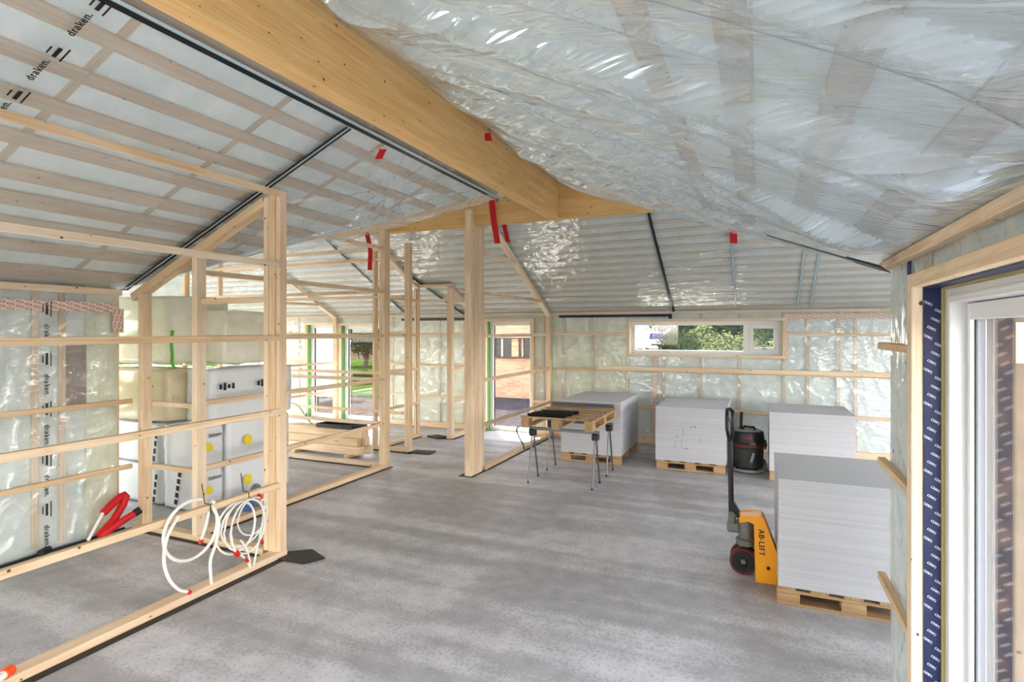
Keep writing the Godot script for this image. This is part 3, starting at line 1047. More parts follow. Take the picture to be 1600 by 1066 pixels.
# a framed window or glazed door in the far wall
func build_openings() -> void:
	var z0 := ZF - 0.16
	# strip window
	var w1 := struct("window_1", "long strip window with a small opening light at its right end")
	var X := [-1.95, 0.35]
	var Y := [1.48, 2.01]
	for s in [[Vector3(X[0] - 0.03, Y[1], ZF - 0.02), Vector3(X[1] + 0.03, Y[1] + 0.045, ZF + 0.05)], [Vector3(X[0] - 0.03, Y[0] - 0.045, ZF - 0.02), Vector3(X[1] + 0.03, Y[0], ZF + 0.05)]]:
		lath(w1, "lining_board", s[0], s[1], M.pine[1])
	for s in [[Vector3(X[0] - 0.045, Y[0], ZF - 0.02), Vector3(X[0], Y[1], ZF + 0.05)], [Vector3(X[1], Y[0], ZF - 0.02), Vector3(X[1] + 0.03, Y[1], ZF + 0.05)]]:
		lath(w1, "lining_board", s[0], s[1], M.pine[0])
	window_frame(w1, X[0], X[1], Y[0], Y[1], z0, 0.06)
	block(w1, "mullion", Vector3(-0.20, Y[0] + 0.06, z0 - 0.03), Vector3(-0.11, Y[1] - 0.06, z0 + 0.045), M.white_paint, 0.004)
	for e in [[-0.11, Y[0] + 0.06, -0.055, Y[1] - 0.06], [0.235, Y[0] + 0.06, 0.29, Y[1] - 0.06], [-0.055, Y[0] + 0.06, 0.235, Y[0] + 0.115], [-0.055, Y[1] - 0.115, 0.235, Y[1] - 0.06]]:
		block(w1, "sash", Vector3(e[0], e[1], z0 - 0.02), Vector3(e[2], e[3], z0 + 0.06), M.white_paint, 0.004)
	block(w1, "handle", Vector3(0.06, Y[0] + 0.095, z0 + 0.06), Vector3(0.14, Y[0] + 0.108, z0 + 0.085), M.black_plastic, 0.004)
	block(w1, "glass_pane", Vector3(X[0] + 0.06, Y[0] + 0.06, z0 - 0.004), Vector3(-0.20, Y[1] - 0.06, z0), M.glass)
	block(w1, "glass_pane", Vector3(-0.055, Y[0] + 0.115, z0 - 0.004), Vector3(0.235, Y[1] - 0.115, z0), M.glass)
	# tall openings
	var spec := [["door_1", -4.62, -3.72, 2.03, "glazed door with a view of an orange brick wall"], ["window_2", -8.95, -8.20, 1.99, "tall narrow glazed opening with green seals, at the left"], ["window_3", -8.03, -6.93, 1.97, "tall glazed opening with green seals and a view of the garden"]]
	for d in spec:
		var o := struct(d[0], d[4])
		lath(o, "lining_board", Vector3(d[1] - 0.05, 0.0, ZF - 0.02), Vector3(d[1], d[3], ZF + 0.045), M.pine[1])
		lath(o, "lining_board", Vector3(d[2], 0.0, ZF - 0.02), Vector3(d[2] + 0.05, d[3], ZF + 0.045), M.pine[0])
		lath(o, "lining_board", Vector3(d[1] - 0.05, d[3], ZF - 0.02), Vector3(d[2] + 0.05, d[3] + 0.045, ZF + 0.045), M.pine[1])
		block(o, "green_seal", Vector3(d[1], 0.0, ZF - 0.10), Vector3(d[1] + 0.012, d[3], ZF - 0.02), M.green_seal)
		block(o, "green_seal", Vector3(d[2] - 0.012, 0.0, ZF - 0.10), Vector3(d[2], d[3], ZF - 0.02), M.green_seal)
		window_frame(o, d[1] + 0.012, d[2] - 0.012, 0.0, d[3], z0, 0.07)
		block(o, "black_gasket", Vector3(d[1] + 0.082, 0.07, z0 - 0.01), Vector3(d[1] + 0.094, d[3] - 0.07, z0 + 0.02), M.rubber)
		block(o, "glass_pane", Vector3(d[1] + 0.08, 0.07, z0 - 0.004), Vector3(d[2] - 0.08, d[3] - 0.07, z0), M.glass)
	# the big glazed door at the right edge
	var dr := struct("door_2", "white framed glazed door in the right wall")
	var xa := XR + 0.068
	var za := -2.758
	var zb := -0.862
	for s in [[Vector3(xa, 0, za), Vector3(xa + 0.118, 2.018, za + 0.05)], [Vector3(xa, 0, zb - 0.05), Vector3(xa + 0.118, 2.018, zb)]]:
		block(dr, "frame_side", s[0], s[1], M.white_paint, 0.004)
	block(dr, "frame_head", Vector3(xa, 1.962, za + 0.05), Vector3(xa + 0.118, 2.018, zb - 0.05), M.white_paint, 0.004)
	block(dr, "frame_bead", Vector3(xa - 0.004, 1.978, za + 0.05), Vector3(xa + 0.03, 1.992, zb - 0.05), M.white_paint, 0.003)
	block(dr, "threshold", Vector3(xa, 0, za + 0.05), Vector3(xa + 0.118, 0.03, zb - 0.05), M.grey_alu, 0.004)
	var zs := za + 0.055
	for e in [[zs, zs + 0.03], [zb - 0.085, zb - 0.055]]:
		block(dr, "sash_stile", Vector3(xa + 0.055, 0.035, e[0]), Vector3(xa + 0.071, 1.958, e[1]), M.white_paint, 0.003)
		block(dr, "outer_stile", Vector3(xa + 0.078, 0.035, e[0]), Vector3(xa + 0.106, 1.958, e[1]), M.grey_alu, 0.003)
	for e in [[1.895, 1.958], [0.035, 0.14]]:
		block(dr, "sash_rail", Vector3(xa + 0.055, e[0], zs + 0.03), Vector3(xa + 0.071, e[1], zb - 0.085), M.white_paint, 0.003)
		block(dr, "outer_rail", Vector3(xa + 0.078, e[0], zs + 0.03), Vector3(xa + 0.106, e[1], zb - 0.085), M.grey_alu, 0.003)
	block(dr, "black_gasket", Vector3(xa + 0.071, 0.13, zs + 0.026), Vector3(xa + 0.0755, 1.90, zs + 0.031), M.rubber)
	block(dr, "glass_pane", Vector3(xa + 0.0725, 0.04, zs + 0.003), Vector3(xa + 0.0765, 1.955, zb - 0.058), M.glass)
	var hd := MB.new()
	hd.tube(PackedVector3Array([Vector3(xa + 0.06, 1.03, -1.84), Vector3(xa + 0.02, 1.03, -1.84), Vector3(xa + 0.005, 1.02, -1.83), Vector3(xa + 0.0, 0.98, -1.81), Vector3(xa + 0.005, 0.90, -1.80)]), 0.009, 8)
	put(dr, "handle", hd.mesh(), M.black_plastic)

func window_frame(o: Node3D, x0: float, x1: float, y0: float, y1: float, z: float, w: float) -> void:
	block(o, "frame_side", Vector3(x0, y0, z - 0.04), Vector3(x0 + w, y1, z + 0.06), M.white_paint, 0.004)
	block(o, "frame_side", Vector3(x1 - w, y0, z - 0.04), Vector3(x1, y1, z + 0.06), M.white_paint, 0.004)
	block(o, "frame_head", Vector3(x0 + w, y1 - w, z - 0.04), Vector3(x1 - w, y1, z + 0.06), M.white_paint, 0.004)
	block(o, "frame_sill", Vector3(x0 + w, y0, z - 0.04), Vector3(x1 - w, y0 + w, z + 0.06), M.white_paint, 0.004)

# ------------------------------------------------------------------ beams and straps
func build_beams() -> void:
	var a := thing("ridge_beam", "golden glued-laminated ridge beam running overhead from the camera", "beam", Vector3(-2.27, 3.22, -1.65))
	var n := 4
	for k in n:
		lath(a, "lamella", Vector3(-2.34, 3.22 + 0.115 * k, -6.498), Vector3(-2.205, 3.22 + 0.115 * (k + 1), ZB), M.glulam)
	var c := thing("cross_beam", "golden glued-laminated beam crossing at the far end of the ridge beam", "beam", Vector3(-3.0, 3.22, -6.56))
	for k in n:
		lath(c, "lamella", Vector3(XW, 3.22 + 0.115 * k, -6.63), Vector3(XE, 3.22 + 0.115 * (k + 1), -6.5), M.glulam)
	strap("red webbing strap hanging before the cross beam beside the tall post", [Vector3(-3.055, 3.50, -6.42), Vector3(-3.03, 3.25, -6.42), Vector3(-2.975, 2.95, -6.42)], 0.075)
	strap("short red webbing strap hanging just behind the cross beam", [Vector3(-3.16, 3.32, -7.02), Vector3(-3.10, 3.06, -7.02)], 0.06)
	strap("red webbing strap hanging between two partition posts at left", [Vector3(-4.86, 3.20, -6.27), Vector3(-4.80, 2.95, -6.27), Vector3(-4.81, 2.68, -6.27)], 0.06)
	strap("lone red webbing strap end hanging from the far ceiling slope", [Vector3(-0.272, 3.17, -7.58), Vector3(-0.268, 2.95, -7.58)], 0.09)
	strap("red strap end poking from the left ceiling film beside the ridge beam", [Vector3(-2.90, 3.39, -3.96), Vector3(-2.94, 3.31, -3.95)], 0.06)
	strap("red strap end poking out between ridge beam and right ceiling film", [Vector3(-2.19, 3.60, -4.50), Vector3(-2.17, 3.53, -4.50)], 0.06)

func strap(label: String, path: Array, w: float) -> void:
	var b := MB.new()
	var side := Vector3(cos(YAW), 0, -sin(YAW)) * w * 0.5
	var out := Vector3(sin(YAW), 0, cos(YAW)) * 0.003
	for k in path.size() - 1:
		var p: Vector3 = path[k]
		var q: Vector3 = path[k + 1]
		for s in [1.0, -1.0]:
			b.quad(p - side + out * s, p + side + out * s, q + side + out * s, q - side + out * s, out.normalized() * s)
		for s in [1.0, -1.0]:
			b.quad(p + side * s + out, p + side * s - out, q + side * s - out, q + side * s + out, side.normalized() * s)
	solo("red_strap", label, "strap", b.mesh(), M.red_strap, Transform3D.IDENTITY, "red straps on the beams")

# ------------------------------------------------------------------ stud partitions
const RAILS := [0.59, 1.19, 1.79, 2.385, 2.965]

# battens across a frame that runs along z at x = front; side +1 puts them towards +x
func rails_z(o: Node3D, x0: float, x1: float, z0: float, z1: float, list: Array, top: Callable) -> void:
	for y in list:
		# stop where the roof comes down on it
		var far := z1
		while far < z0 - 0.1 and top.call(far) < y + 0.03:
			far += 0.05
		if z0 - far > 0.15:
			lath(o, "rail", Vector3(x0, y - 0.023, far), Vector3(x1, y + 0.023, z0), pine())

func rails_x(o: Node3D, z0: float, z1: float, x0: float, x1: float, list: Array) -> void:
	for y in list:
		lath(o, "rail", Vector3(x0, y - 0.023, z0), Vector3(x1, y + 0.023, z1), pine())

func membrane(o: Node3D, lo: Vector2, hi: Vector2) -> void:
	block(o, "sill_membrane", Vector3(lo.x, 0.001, lo.y), Vector3(hi.x, 0.005, hi.y), M.membrane)

func build_partitions() -> void:
	var roof := func(z): return y_far(z) - 0.06 if z < -6.56 else 3.2

	# P1: along the ridge direction, nearest the viewer at left
	var a := thing("stud_partition", "long timber partition frame nearest the camera at left, five horizontal rails", "partition", Vector3(-3.62, 0, -1.2))
	membrane(a, Vector2(-3.70, -3.52), Vector2(-3.50, 2.9))
	lath(a, "sole_plate", Vector3(-3.66, 0.005, -3.55), Vector3(-3.556, 0.055, 2.9), M.pine[3])
	for y in RAILS:
		lath(a, "rail", Vector3(-3.600, y - 0.023 + 0.006, -3.47), Vector3(-3.556, y + 0.023 + 0.006, 2.9), pine())
	lath(a, "stud", Vector3(-3.725, 0.055, -3.55), Vector3(-3.672, 2.95, -3.462), M.pine[0])
	lath(a, "stud", Vector3(-3.668, 0.055, -3.55), Vector3(-3.602, 2.99, -3.462), M.pine[2])
	lath(a, "end_batten", Vector3(-3.600, 0.055, -3.545), Vector3(-3.556, 2.995, -3.472), M.pine[3])
	for z in [-1.35, -0.3, 0.9, 2.1]:
		lath(a, "stud", Vector3(-3.70, 0.055, z - 0.024), Vector3(-3.602, 3.0, z + 0.024), pine())

	# P1B: short cross frame with the sloping top plate
	var b := thing("stud_partition", "short cross partition frame with sloping top plate, before the insulation packs", "partition", Vector3(-4.4, 0, -3.5))
	membrane(b, Vector2(-5.42, -3.60), Vector2(-3.74, -3.42))
	lath(b, "sole_plate", Vector3(-5.40, 0.005, -3.555), Vector3(-3.735, 0.055, -3.462), M.pine[0])
	lath(b, "stud", Vector3(-5.300, 0.055, -3.555), Vector3(-5.235, 2.20, -3.462), M.pine[0])
	lath(b, "stud", Vector3(-4.575, 0.055, -3.555), Vector3(-4.51, 2.50, -3.462), M.pine[1])
	var up := Vector3(-0.45, 1, 0).normalized()
	timber(b, "top_plate", Vector3(-5.40, y_left(-5.40) - 0.11, -3.508), Vector3(-3.73, y_left(-3.73) - 0.11, -3.508), 0.09, 0.075, M.pine[2], up)
	for y in [0.575, 1.17]:
		lath(b, "rail", Vector3(-5.40, y - 0.022, -3.60), Vector3(-4.58, y + 0.022, -3.558), M.pine[0])
	lath(b, "rail", Vector3(-4.505, 2.09, -3.555), Vector3(-3.728, 2.14, -3.50), M.pine[0])

	# P2: runs on from the cross frame towards the main wing
	var c := thing("stud_partition", "timber partition frame with open rails running back beside the insulation packs", "partition", Vector3(-4.63, 0, -5.0))
	membrane(c, Vector2(-4.72, -6.45), Vector2(-4.55, -3.62))
	lath(c, "sole_plate", Vector3(-4.69, 0.005, -6.42), Vector3(-4.59, 0.055, -3.62), M.pine[3])
	rails_z(c, -4.635, -4.592, -3.565, -6.30, [0.605, 1.20, 1.79, 2.385], roof)
	lath(c, "rail", Vector3(-4.635, 2.94, -6.30), Vector3(-4.592, 2.986, -4.55), M.pine[0])
	lath(c, "end_post", Vector3(-4.685, 0.055, -6.425), Vector3(-4.638, 3.215, -6.305), M.pine[0])
	lath(c, "end_post", Vector3(-4.636, 0.055, -6.425), Vector3(-4.592, 3.215, -6.302), M.pine[3])

	# P2C: cross frame at the end of it
	var d := thing("stud_partition", "cross partition frame going left from the tall double end post", "partition", Vector3(-6.0, 0, -6.36))
	membrane(d, Vector2(-8.6, -6.46), Vector2(-4.72, -6.27))
	lath(d, "sole_plate", Vector3(-8.6, 0.005, -6.415), Vector3(-4.70, 0.055, -6.325), M.pine[1])
	rails_x(d, -6.320, -6.282, -8.6, -4.69, [0.605, 1.20, 1.79, 2.385, 2.965])
	for x in [-8.55]:
		lath(d, "stud", Vector3(x - 0.024, 0.055, -6.415), Vector3(x + 0.024, 3.2, -6.325), pine())

	# P4: cross frame deeper in the room
	var e := thing("stud_partition", "cross partition frame deep in the room, ending at a single tall stud", "partition", Vector3(-6.5, 0, -7.33))
	membrane(e, Vector2(-9.0, -7.44), Vector2(-4.80, -7.22))
	lath(e, "sole_plate", Vector3(-9.0, 0.005, -7.38), Vector3(-4.86, 0.055, -7.29), M.pine[1])
	rails_x(e, -7.285, -7.247, -9.0, -4.955, [0.605, 1.20, 1.79, 2.385, 2.965])
	lath(e, "stud", Vector3(-4.95, 0.055, -7.38), Vector3(-4.905, 3.20, -7.29), M.pine[0])
	lath(e, "stud", Vector3(-4.903, 0.055, -7.38), Vector3(-4.86, 3.20, -7.29), M.pine[3])
	for x in [-5.52, -8.95]:
		lath(e, "stud", Vector3(x - 0.022, 0.055, -7.38), Vector3(x + 0.022, 3.18, -7.29), pine())

	# P5 and P6: the doorway by the far wall
	var g := thing("stud_partition", "partition frame running from deep cross frame to the open doorway", "partition", Vector3(-5.47, 0, -7.9))
	membrane(g, Vector2(-5.56, -8.52), Vector2(-5.40, -7.45))
	lath(g, "sole_plate", Vector3(-5.52, 0.005, -8.48), Vector3(-5.43, 0.055, -7.40), M.pine[3])
	rails_z(g, -5.46, -5.425, -7.40, -8.44, [0.605, 1.20, 1.79, 2.385], roof)
	lath(g, "stud", Vector3(-5.52, 0.055, -8.48), Vector3(-5.475, 2.62, -8.43), M.pine[0])
	lath(g, "stud", Vector3(-5.47, 0.055, -8.48), Vector3(-5.43, 2.62, -8.445), M.pine[3])
	var gp := Vector3(0, 1, -0.5).normalized()
	timber(g, "top_plate", Vector3(-5.48, y_far(-8.46) - 0.085, -8.46), Vector3(-5.48, y_far(-7.42) - 0.085, -7.42), 0.09, 0.045, M.pine[1], gp)
	var hh := thing("stud_partition", "doorway head and short partition frame next to far wall", "partition", Vector3(-4.87, 0, -9.0))
	lath(hh, "door_head", Vector3(-5.52, 2.622, -8.56), Vector3(-4.80, 2.665, -8.44), M.pine[0])
	lath(hh, "rail", Vector3(-5.42, 2.37, -8.53), Vector3(-4.905, 2.41, -8.49), M.pine[1])
	lath(hh, "stud", Vector3(-4.90, 0.055, -8.58), Vector3(-4.84, 2.62, -8.50), M.pine[3])
	lath(hh, "stud", Vector3(-4.838, 0.055, -8.58), Vector3(-4.80, 2.60, -8.50), M.pine[1])
	membrane(hh, Vector2(-5.0, -9.42), Vector2(-4.74, -8.46))
	lath(hh, "sole_plate", Vector3(-4.91, 0.005, -9.45), Vector3(-4.80, 0.055, -8.50), M.pine[3])
	rails_z(hh, -4.838, -4.80, -8.585, -9.44, [0.605, 1.20, 1.79, 2.385], roof)
	timber(hh, "top_plate", Vector3(-4.85, y_far(-9.44) - 0.06, -9.44), Vector3(-4.85, y_far(-8.6) - 0.06, -8.6), 0.08, 0.045, M.pine[1], gp)

	# P7: short frame between the two tall openings
	var m7 := thing("stud_partition", "short partition frame between the two tall openings in far wall", "partition", Vector3(-8.12, 0, -8.5))
	lath(m7, "sole_plate", Vector3(-8.17, 0.005, -9.45), Vector3(-8.07, 0.055, -7.45), M.pine[3])
	lath(m7, "stud", Vector3(-8.165, 0.055, -9.455), Vector3(-8.075, 2.12, -9.40), M.pine[0])
	rails_z(m7, -8.105, -8.07, -7.45, -9.39, [0.605, 1.20, 1.79, 2.385], roof)
	timber(m7, "top_plate", Vector3(-8.12, y_far(-9.42) - 0.075, -9.42), Vector3(-8.12, y_far(-7.45) - 0.075, -7.45), 0.09, 0.05, M.pine[1], gp)

	# P3: the tall post under the crossing and the frame behind it
	var p := thing("stud_partition", "tall built-up post under the cross beam with rails running to far wall", "partition", Vector3(-3.38, 0, -7.9))
	membrane(p, Vector2(-3.50, -6.82), Vector2(-3.30, -6.36))
	membrane(p, Vector2(-3.46, -9.44), Vector2(-3.285, -6.82))
	lath(p, "post", Vector3(-3.43, 0.005, -6.498), Vector3(-3.335, 3.40, -6.40), M.pine[0])
	lath(p, "post", Vector3(-3.43, 0.005, -6.62), Vector3(-3.330, 3.215, -6.50), M.pine[3])
	lath(p, "post", Vector3(-3.43, 0.005, -6.715), Vector3(-3.333, 3.215, -6.622), M.pine[1])
	lath(p, "post", Vector3(-3.43, 0.055, -6.77), Vector3(-3.335, 3.215, -6.717), M.pine[3])
	lath(p, "sole_plate", Vector3(-3.42, 0.005, -9.45), Vector3(-3.315, 0.055, -6.775), M.pine[3])
	rails_z(p, -3.37, -3.332, -6.775, -9.44, [0.605, 1.20, 1.79, 2.36, 2.90], roof)
	lath(p, "stud", Vector3(-3.42, 0.055, -9.46), Vector3(-3.33, 2.14, -9.405), M.pine[0])
	timber(p, "top_plate", Vector3(-3.375, y_far(-9.42) - 0.075, -9.42), Vector3(-3.375, y_far(-6.85) - 0.075, -6.85), 0.09, 0.05, M.pine[1], gp)
	# loose membrane flaps by the frame ends
	var q := MB.new()
	q.prism(PackedVector2Array([Vector2(-3.55, 3.44), Vector2(-3.30, 3.46), Vector2(-3.22, 3.62), Vector2(-3.45, 3.72), Vector2(-3.60, 3.60)]), 0.0, 0.006)
	solo("membrane_flap", "black membrane flap lying on the floor at foot of nearest end post", "membrane", q.mesh(), M.membrane, Transform3D(Basis(Vector3.RIGHT, Vector3(0, 0, -1), Vector3.UP), Vector3(0, 0.006, 0)), "loose membrane flaps")
	q = MB.new()
	q.prism(PackedVector2Array([Vector2(-4.86, 7.25), Vector2(-4.50, 7.30), Vector2(-4.52, 7.52), Vector2(-4.84, 7.46)]), 0.0, 0.012)
	solo("membrane_flap", "black membrane flap on the floor by single tall stud of deep cross frame", "membrane", q.mesh(), M.membrane, Transform3D(Basis(Vector3.RIGHT, Vector3(0, 0, -1), Vector3.UP), Vector3(0, 0.006, 0)), "loose membrane flaps")
	q = MB.new()
	q.prism(PackedVector2Array([Vector2(-5.30, 8.50), Vector2(-5.00, 8.40), Vector2(-4.95, 8.62), Vector2(-5.2, 8.68)]), 0.0, 0.02)
	solo("membrane_flap", "crumpled black membrane lying in the doorway by far wall", "membrane", q.mesh(), M.membrane, Transform3D(Basis(Vector3.RIGHT, Vector3(0, 0, -1), Vector3.UP), Vector3(0, 0.006, 0)), "loose membrane flaps")

# ------------------------------------------------------------------ plasterboard on pallets
func pallet(label: String, x0: float, x1: float, z0: float, z1: float, y := 0.0, group := "pallets under plasterboard") -> Node3D:
	# z0 is the near end; bearers run along x, deck boards along z
	var o := thing("pallet", label, "pallet", Vector3((x0 + x1) * 0.5, y, (z0 + z1) * 0.5), group)
	var w := x1 - x0
	for k in 3:
		var z := lerpf(z0 - 0.05, z1 + 0.05, k * 0.5)
		lath(o, "bottom_board", Vector3(x0, y, z - 0.05), Vector3(x1, y + 0.018, z + 0.05), M.pallet)
		for j in 3:
			var x := lerpf(x0 + 0.07, x1 - 0.07, j * 0.5)
			lath(o, "block", Vector3(x - 0.07, y + 0.018, z - 0.05), Vector3(x + 0.07, y + 0.085, z + 0.05), M.pallet)
		lath(o, "bearer", Vector3(x0, y + 0.085, z - 0.05), Vector3(x1, y + 0.104, z + 0.05), M.pallet)
	for k in 5:
		var x := lerpf(x0 + 0.06, x1 - 0.06, k * 0.25)
		lath(o, "deck_board", Vector3(x - 0.055, y + 0.104, z1), Vector3(x + 0.055, y + 0.122, z0), M.pallet)
	return o

func board_stack(label: String, x0: float, x1: float, z0: float, z1: float, top: float) -> Node3D:
	var o := thing("plasterboard_stack", label, "plasterboard", Vector3((x0 + x1) * 0.5, 0.122, (z0 + z1) * 0.5), "stacks of plasterboard on pallets")
	var n := int((top - 0.123) / 0.0125)
	var th := (top - 0.123) / n
	var variants := []
	for k in 3:
		var b := MB.new()
		b.bevel_box(Vector3(-(x1 - x0) * 0.5 + 0.002 * k, -th * 0.5, -(z0 - z1) * 0.5), Vector3((x1 - x0) * 0.5, th * 0.5, (z0 - z1) * 0.5 - 0.002 * k), 0.0012)
		variants.append(b.mesh())
	for k in n:
		var tone: int = rng.randi() % 4
		put(o, "board", variants[k % 3], M.gypsum[tone], Transform3D(Basis.IDENTITY, Vector3((x0 + x1) * 0.5 + rng.randf_range(-0.0015, 0.0015), 0.123 + (k + 0.5) * th, (z0 + z1) * 0.5 + rng.randf_range(-0.0015, 0.0015))))
	return o

func build_stacks() -> void:
	pallet("wooden pallet under the nearest plasterboard stack, pallet truck forks in it", 0.124, 1.03, -4.25, -5.16)
	board_stack("nearest white plasterboard stack, beside the yellow pallet truck", 0.13, 1.03, -4.25, -5.16, 0.85)
	pallet("wooden pallet under the smudged plasterboard stack below strip window", -1.25, -0.378, -7.80, -8.98)
	var s := board_stack("smudged white plasterboard stack left of the black vacuum cleaner", -1.262, -0.365, -7.785, -8.99, 0.84)
	# scuff marks on its front
	for m in [[-0.98, 0.45, 0.035, 0.012], [-0.90, 0.52, 0.006, 0.12], [-0.92, 0.36, 0.005, 0.14], [-0.78, 0.60, 0.10, 0.006], [-0.80, 0.57, 0.006, 0.05], [-0.75, 0.59, 0.02, 0.02], [-1.0, 0.33, 0.006, 0.08], [-0.86, 0.30, 0.06, 0.01], [-0.68, 0.42, 0.006, 0.08], [-0.99, 0.40, 0.02, 0.006]]:
		var b := MB.new()
		b.prism(PackedVector2Array([Vector2(-m[2] * 0.5, -m[3] * 0.4), Vector2(0, -m[3] * 0.5), Vector2(m[2] * 0.5, -m[3] * 0.2), Vector2(m[2] * 0.35, m[3] * 0.5), Vector2(-m[2] * 0.4, m[3] * 0.45)]), 0.0, 0.0008)
		put(s, "scuff_mark", b.mesh(), M.smudge, Transform3D(Basis.IDENTITY, Vector3(m[0], m[1], -7.783)))
	pallet("wooden pallet under the leftmost plasterboard stack behind the trestle table", -2.59, -1.73, -7.77, -9.0)
	board_stack("leftmost white plasterboard stack, partly hidden by the trestle table", -2.595, -1.725, -7.765, -9.02, 0.867)
	pallet("wooden pallet under the plasterboard stack right of the vacuum cleaner", 0.145, 1.06, -7.73, -8.66)
	board_stack("white plasterboard stack with a grubby top edge right of the vacuum cleaner", 0.138, 1.065, -7.72, -8.68, 0.85)

# ------------------------------------------------------------------ pallet on trestles
func build_table() -> void:
	for k in 2:
		var z: float = [-6.595, -7.275][k]
		var o := thing("trestle", ["front folding trestle with thin steel legs under the table pallet", "rear folding trestle with thin steel legs under the table pallet"][k], "trestle", Vector3(-2.17, 0, z), "trestles under the table pallet")
		block(o, "crossbar", Vector3(-2.62, 0.625, z - 0.02), Vector3(-1.72, 0.66, z + 0.02), M.steel, 0.003)
		for x in [-2.57, -1.768]:
			block(o, "leg_bracket", Vector3(x - 0.04, 0.55, z - 0.045), Vector3(x + 0.04, 0.635, z + 0.045), M.black_plastic, 0.012)
			for s in [-1.0, 1.0]:
				var b := MB.new()
				b.tube(PackedVector3Array([Vector3(x, 0.58, z + s * 0.025), Vector3(x + 0.005, 0.006, z + s * 0.172)]), 0.0105, 8)
				put(o, "leg", b.mesh(), M.steel)
				var r := MB.new()
				r.tube(PackedVector3Array([Vector3(x + 0.005, 0.02, z + s * 0.169), Vector3(x + 0.005, 0.0, z + s * 0.174)]), 0.0135, 8)
				put(o, "rubber_foot", r.mesh(), M.rubber)
	var o := thing("pallet", "wooden pallet used as a table top on two trestles", "pallet", Vector3(-2.25, 0.66, -7.2))
	var x0 := -2.71
	var x1 := -1.78
	var z0 := -6.50
	var z1 := -7.74
	var y := 0.66
	for x in [x0 + 0.07, (x0 + x1) * 0.5, x1 - 0.05]:
		lath(o, "runner", Vector3(x - 0.05, y, z1), Vector3(x + 0.05, y + 0.018, z0), M.pallet)
		for z in [z0 - 0.07, (z0 + z1) * 0.5, z1 + 0.07]:
			lath(o, "block", Vector3(x - 0.05, y + 0.018, z - 0.07), Vector3(x + 0.05, y + 0.10, z + 0.07), M.pallet)
		lath(o, "stringer", Vector3(x - 0.05, y + 0.10, z1), Vector3(x + 0.05, y + 0.12, z0), M.pallet)
	for k in 6:
		var z := lerpf(z0 - 0.05, z1 + 0.05, k / 5.0)
		lath(o, "deck_board", Vector3(x0, y + 0.12, z - 0.03), Vector3(x1, y + 0.136, z + 0.03), M.pallet)
	# black channel lengths lying on it
	for k in 3:
		var b := MB.new()
		var hw := 0.045
		b.prism(PackedVector2Array([Vector2(-hw - 0.012, 0.035), Vector2(-hw, 0.0), Vector2(hw, 0.0), Vector2(hw + 0.012, 0.035), Vector2(hw + 0.006, 0.035), Vector2(hw - 0.006, 0.006), Vector2(-hw + 0.006, 0.006), Vector2(-hw - 0.006, 0.035)]), -0.24, 0.24)
		solo("black_channel", ["front length of black plastic channel on the table pallet", "middle length of black plastic channel on the table pallet", "rear length of black plastic channel on the table pallet"][k], "channel", b.mesh(), M.black_plastic, Transform3D(Basis(Vector3.UP, PI * 0.5 + 0.05 * k), Vector3(-2.38 + 0.03 * k, 0.797, -6.60 - 0.15 * k)), "black channel lengths")
	var st := MB.new()
	st.prism(PackedVector2Array([Vector2(0, 0), Vector2(0.06, 0), Vector2(0.06, 0.003), Vector2(0.003, 0.003), Vector2(0.003, 0.05), Vector2(0, 0.05)]), -0.44, 0.44)
	solo("steel_angle", "grey steel angle lying along far edge of the table pallet", "profile", st.mesh(), M.grey_alu, Transform3D(Basis(Vector3.UP, PI * 0.5), Vector3(-2.24, 0.797, -7.66)))
	var cb := MB.new()
	var pts := PackedVector3Array()
	for k in 13:
		var a := TAU * k / 12.0 * 0.8
		pts.append(Vector3(-2.72 - 0.05 * sin(a), 0.66 - 0.14 + 0.14 * cos(a * 0.6), -6.55 + 0.02 * cos(a)))
	cb.tube(pts, 0.008, 6)
	solo("black_cable", "black cable loop hanging from left corner of table pallet", "cable", cb.mesh(), M.black_plastic)

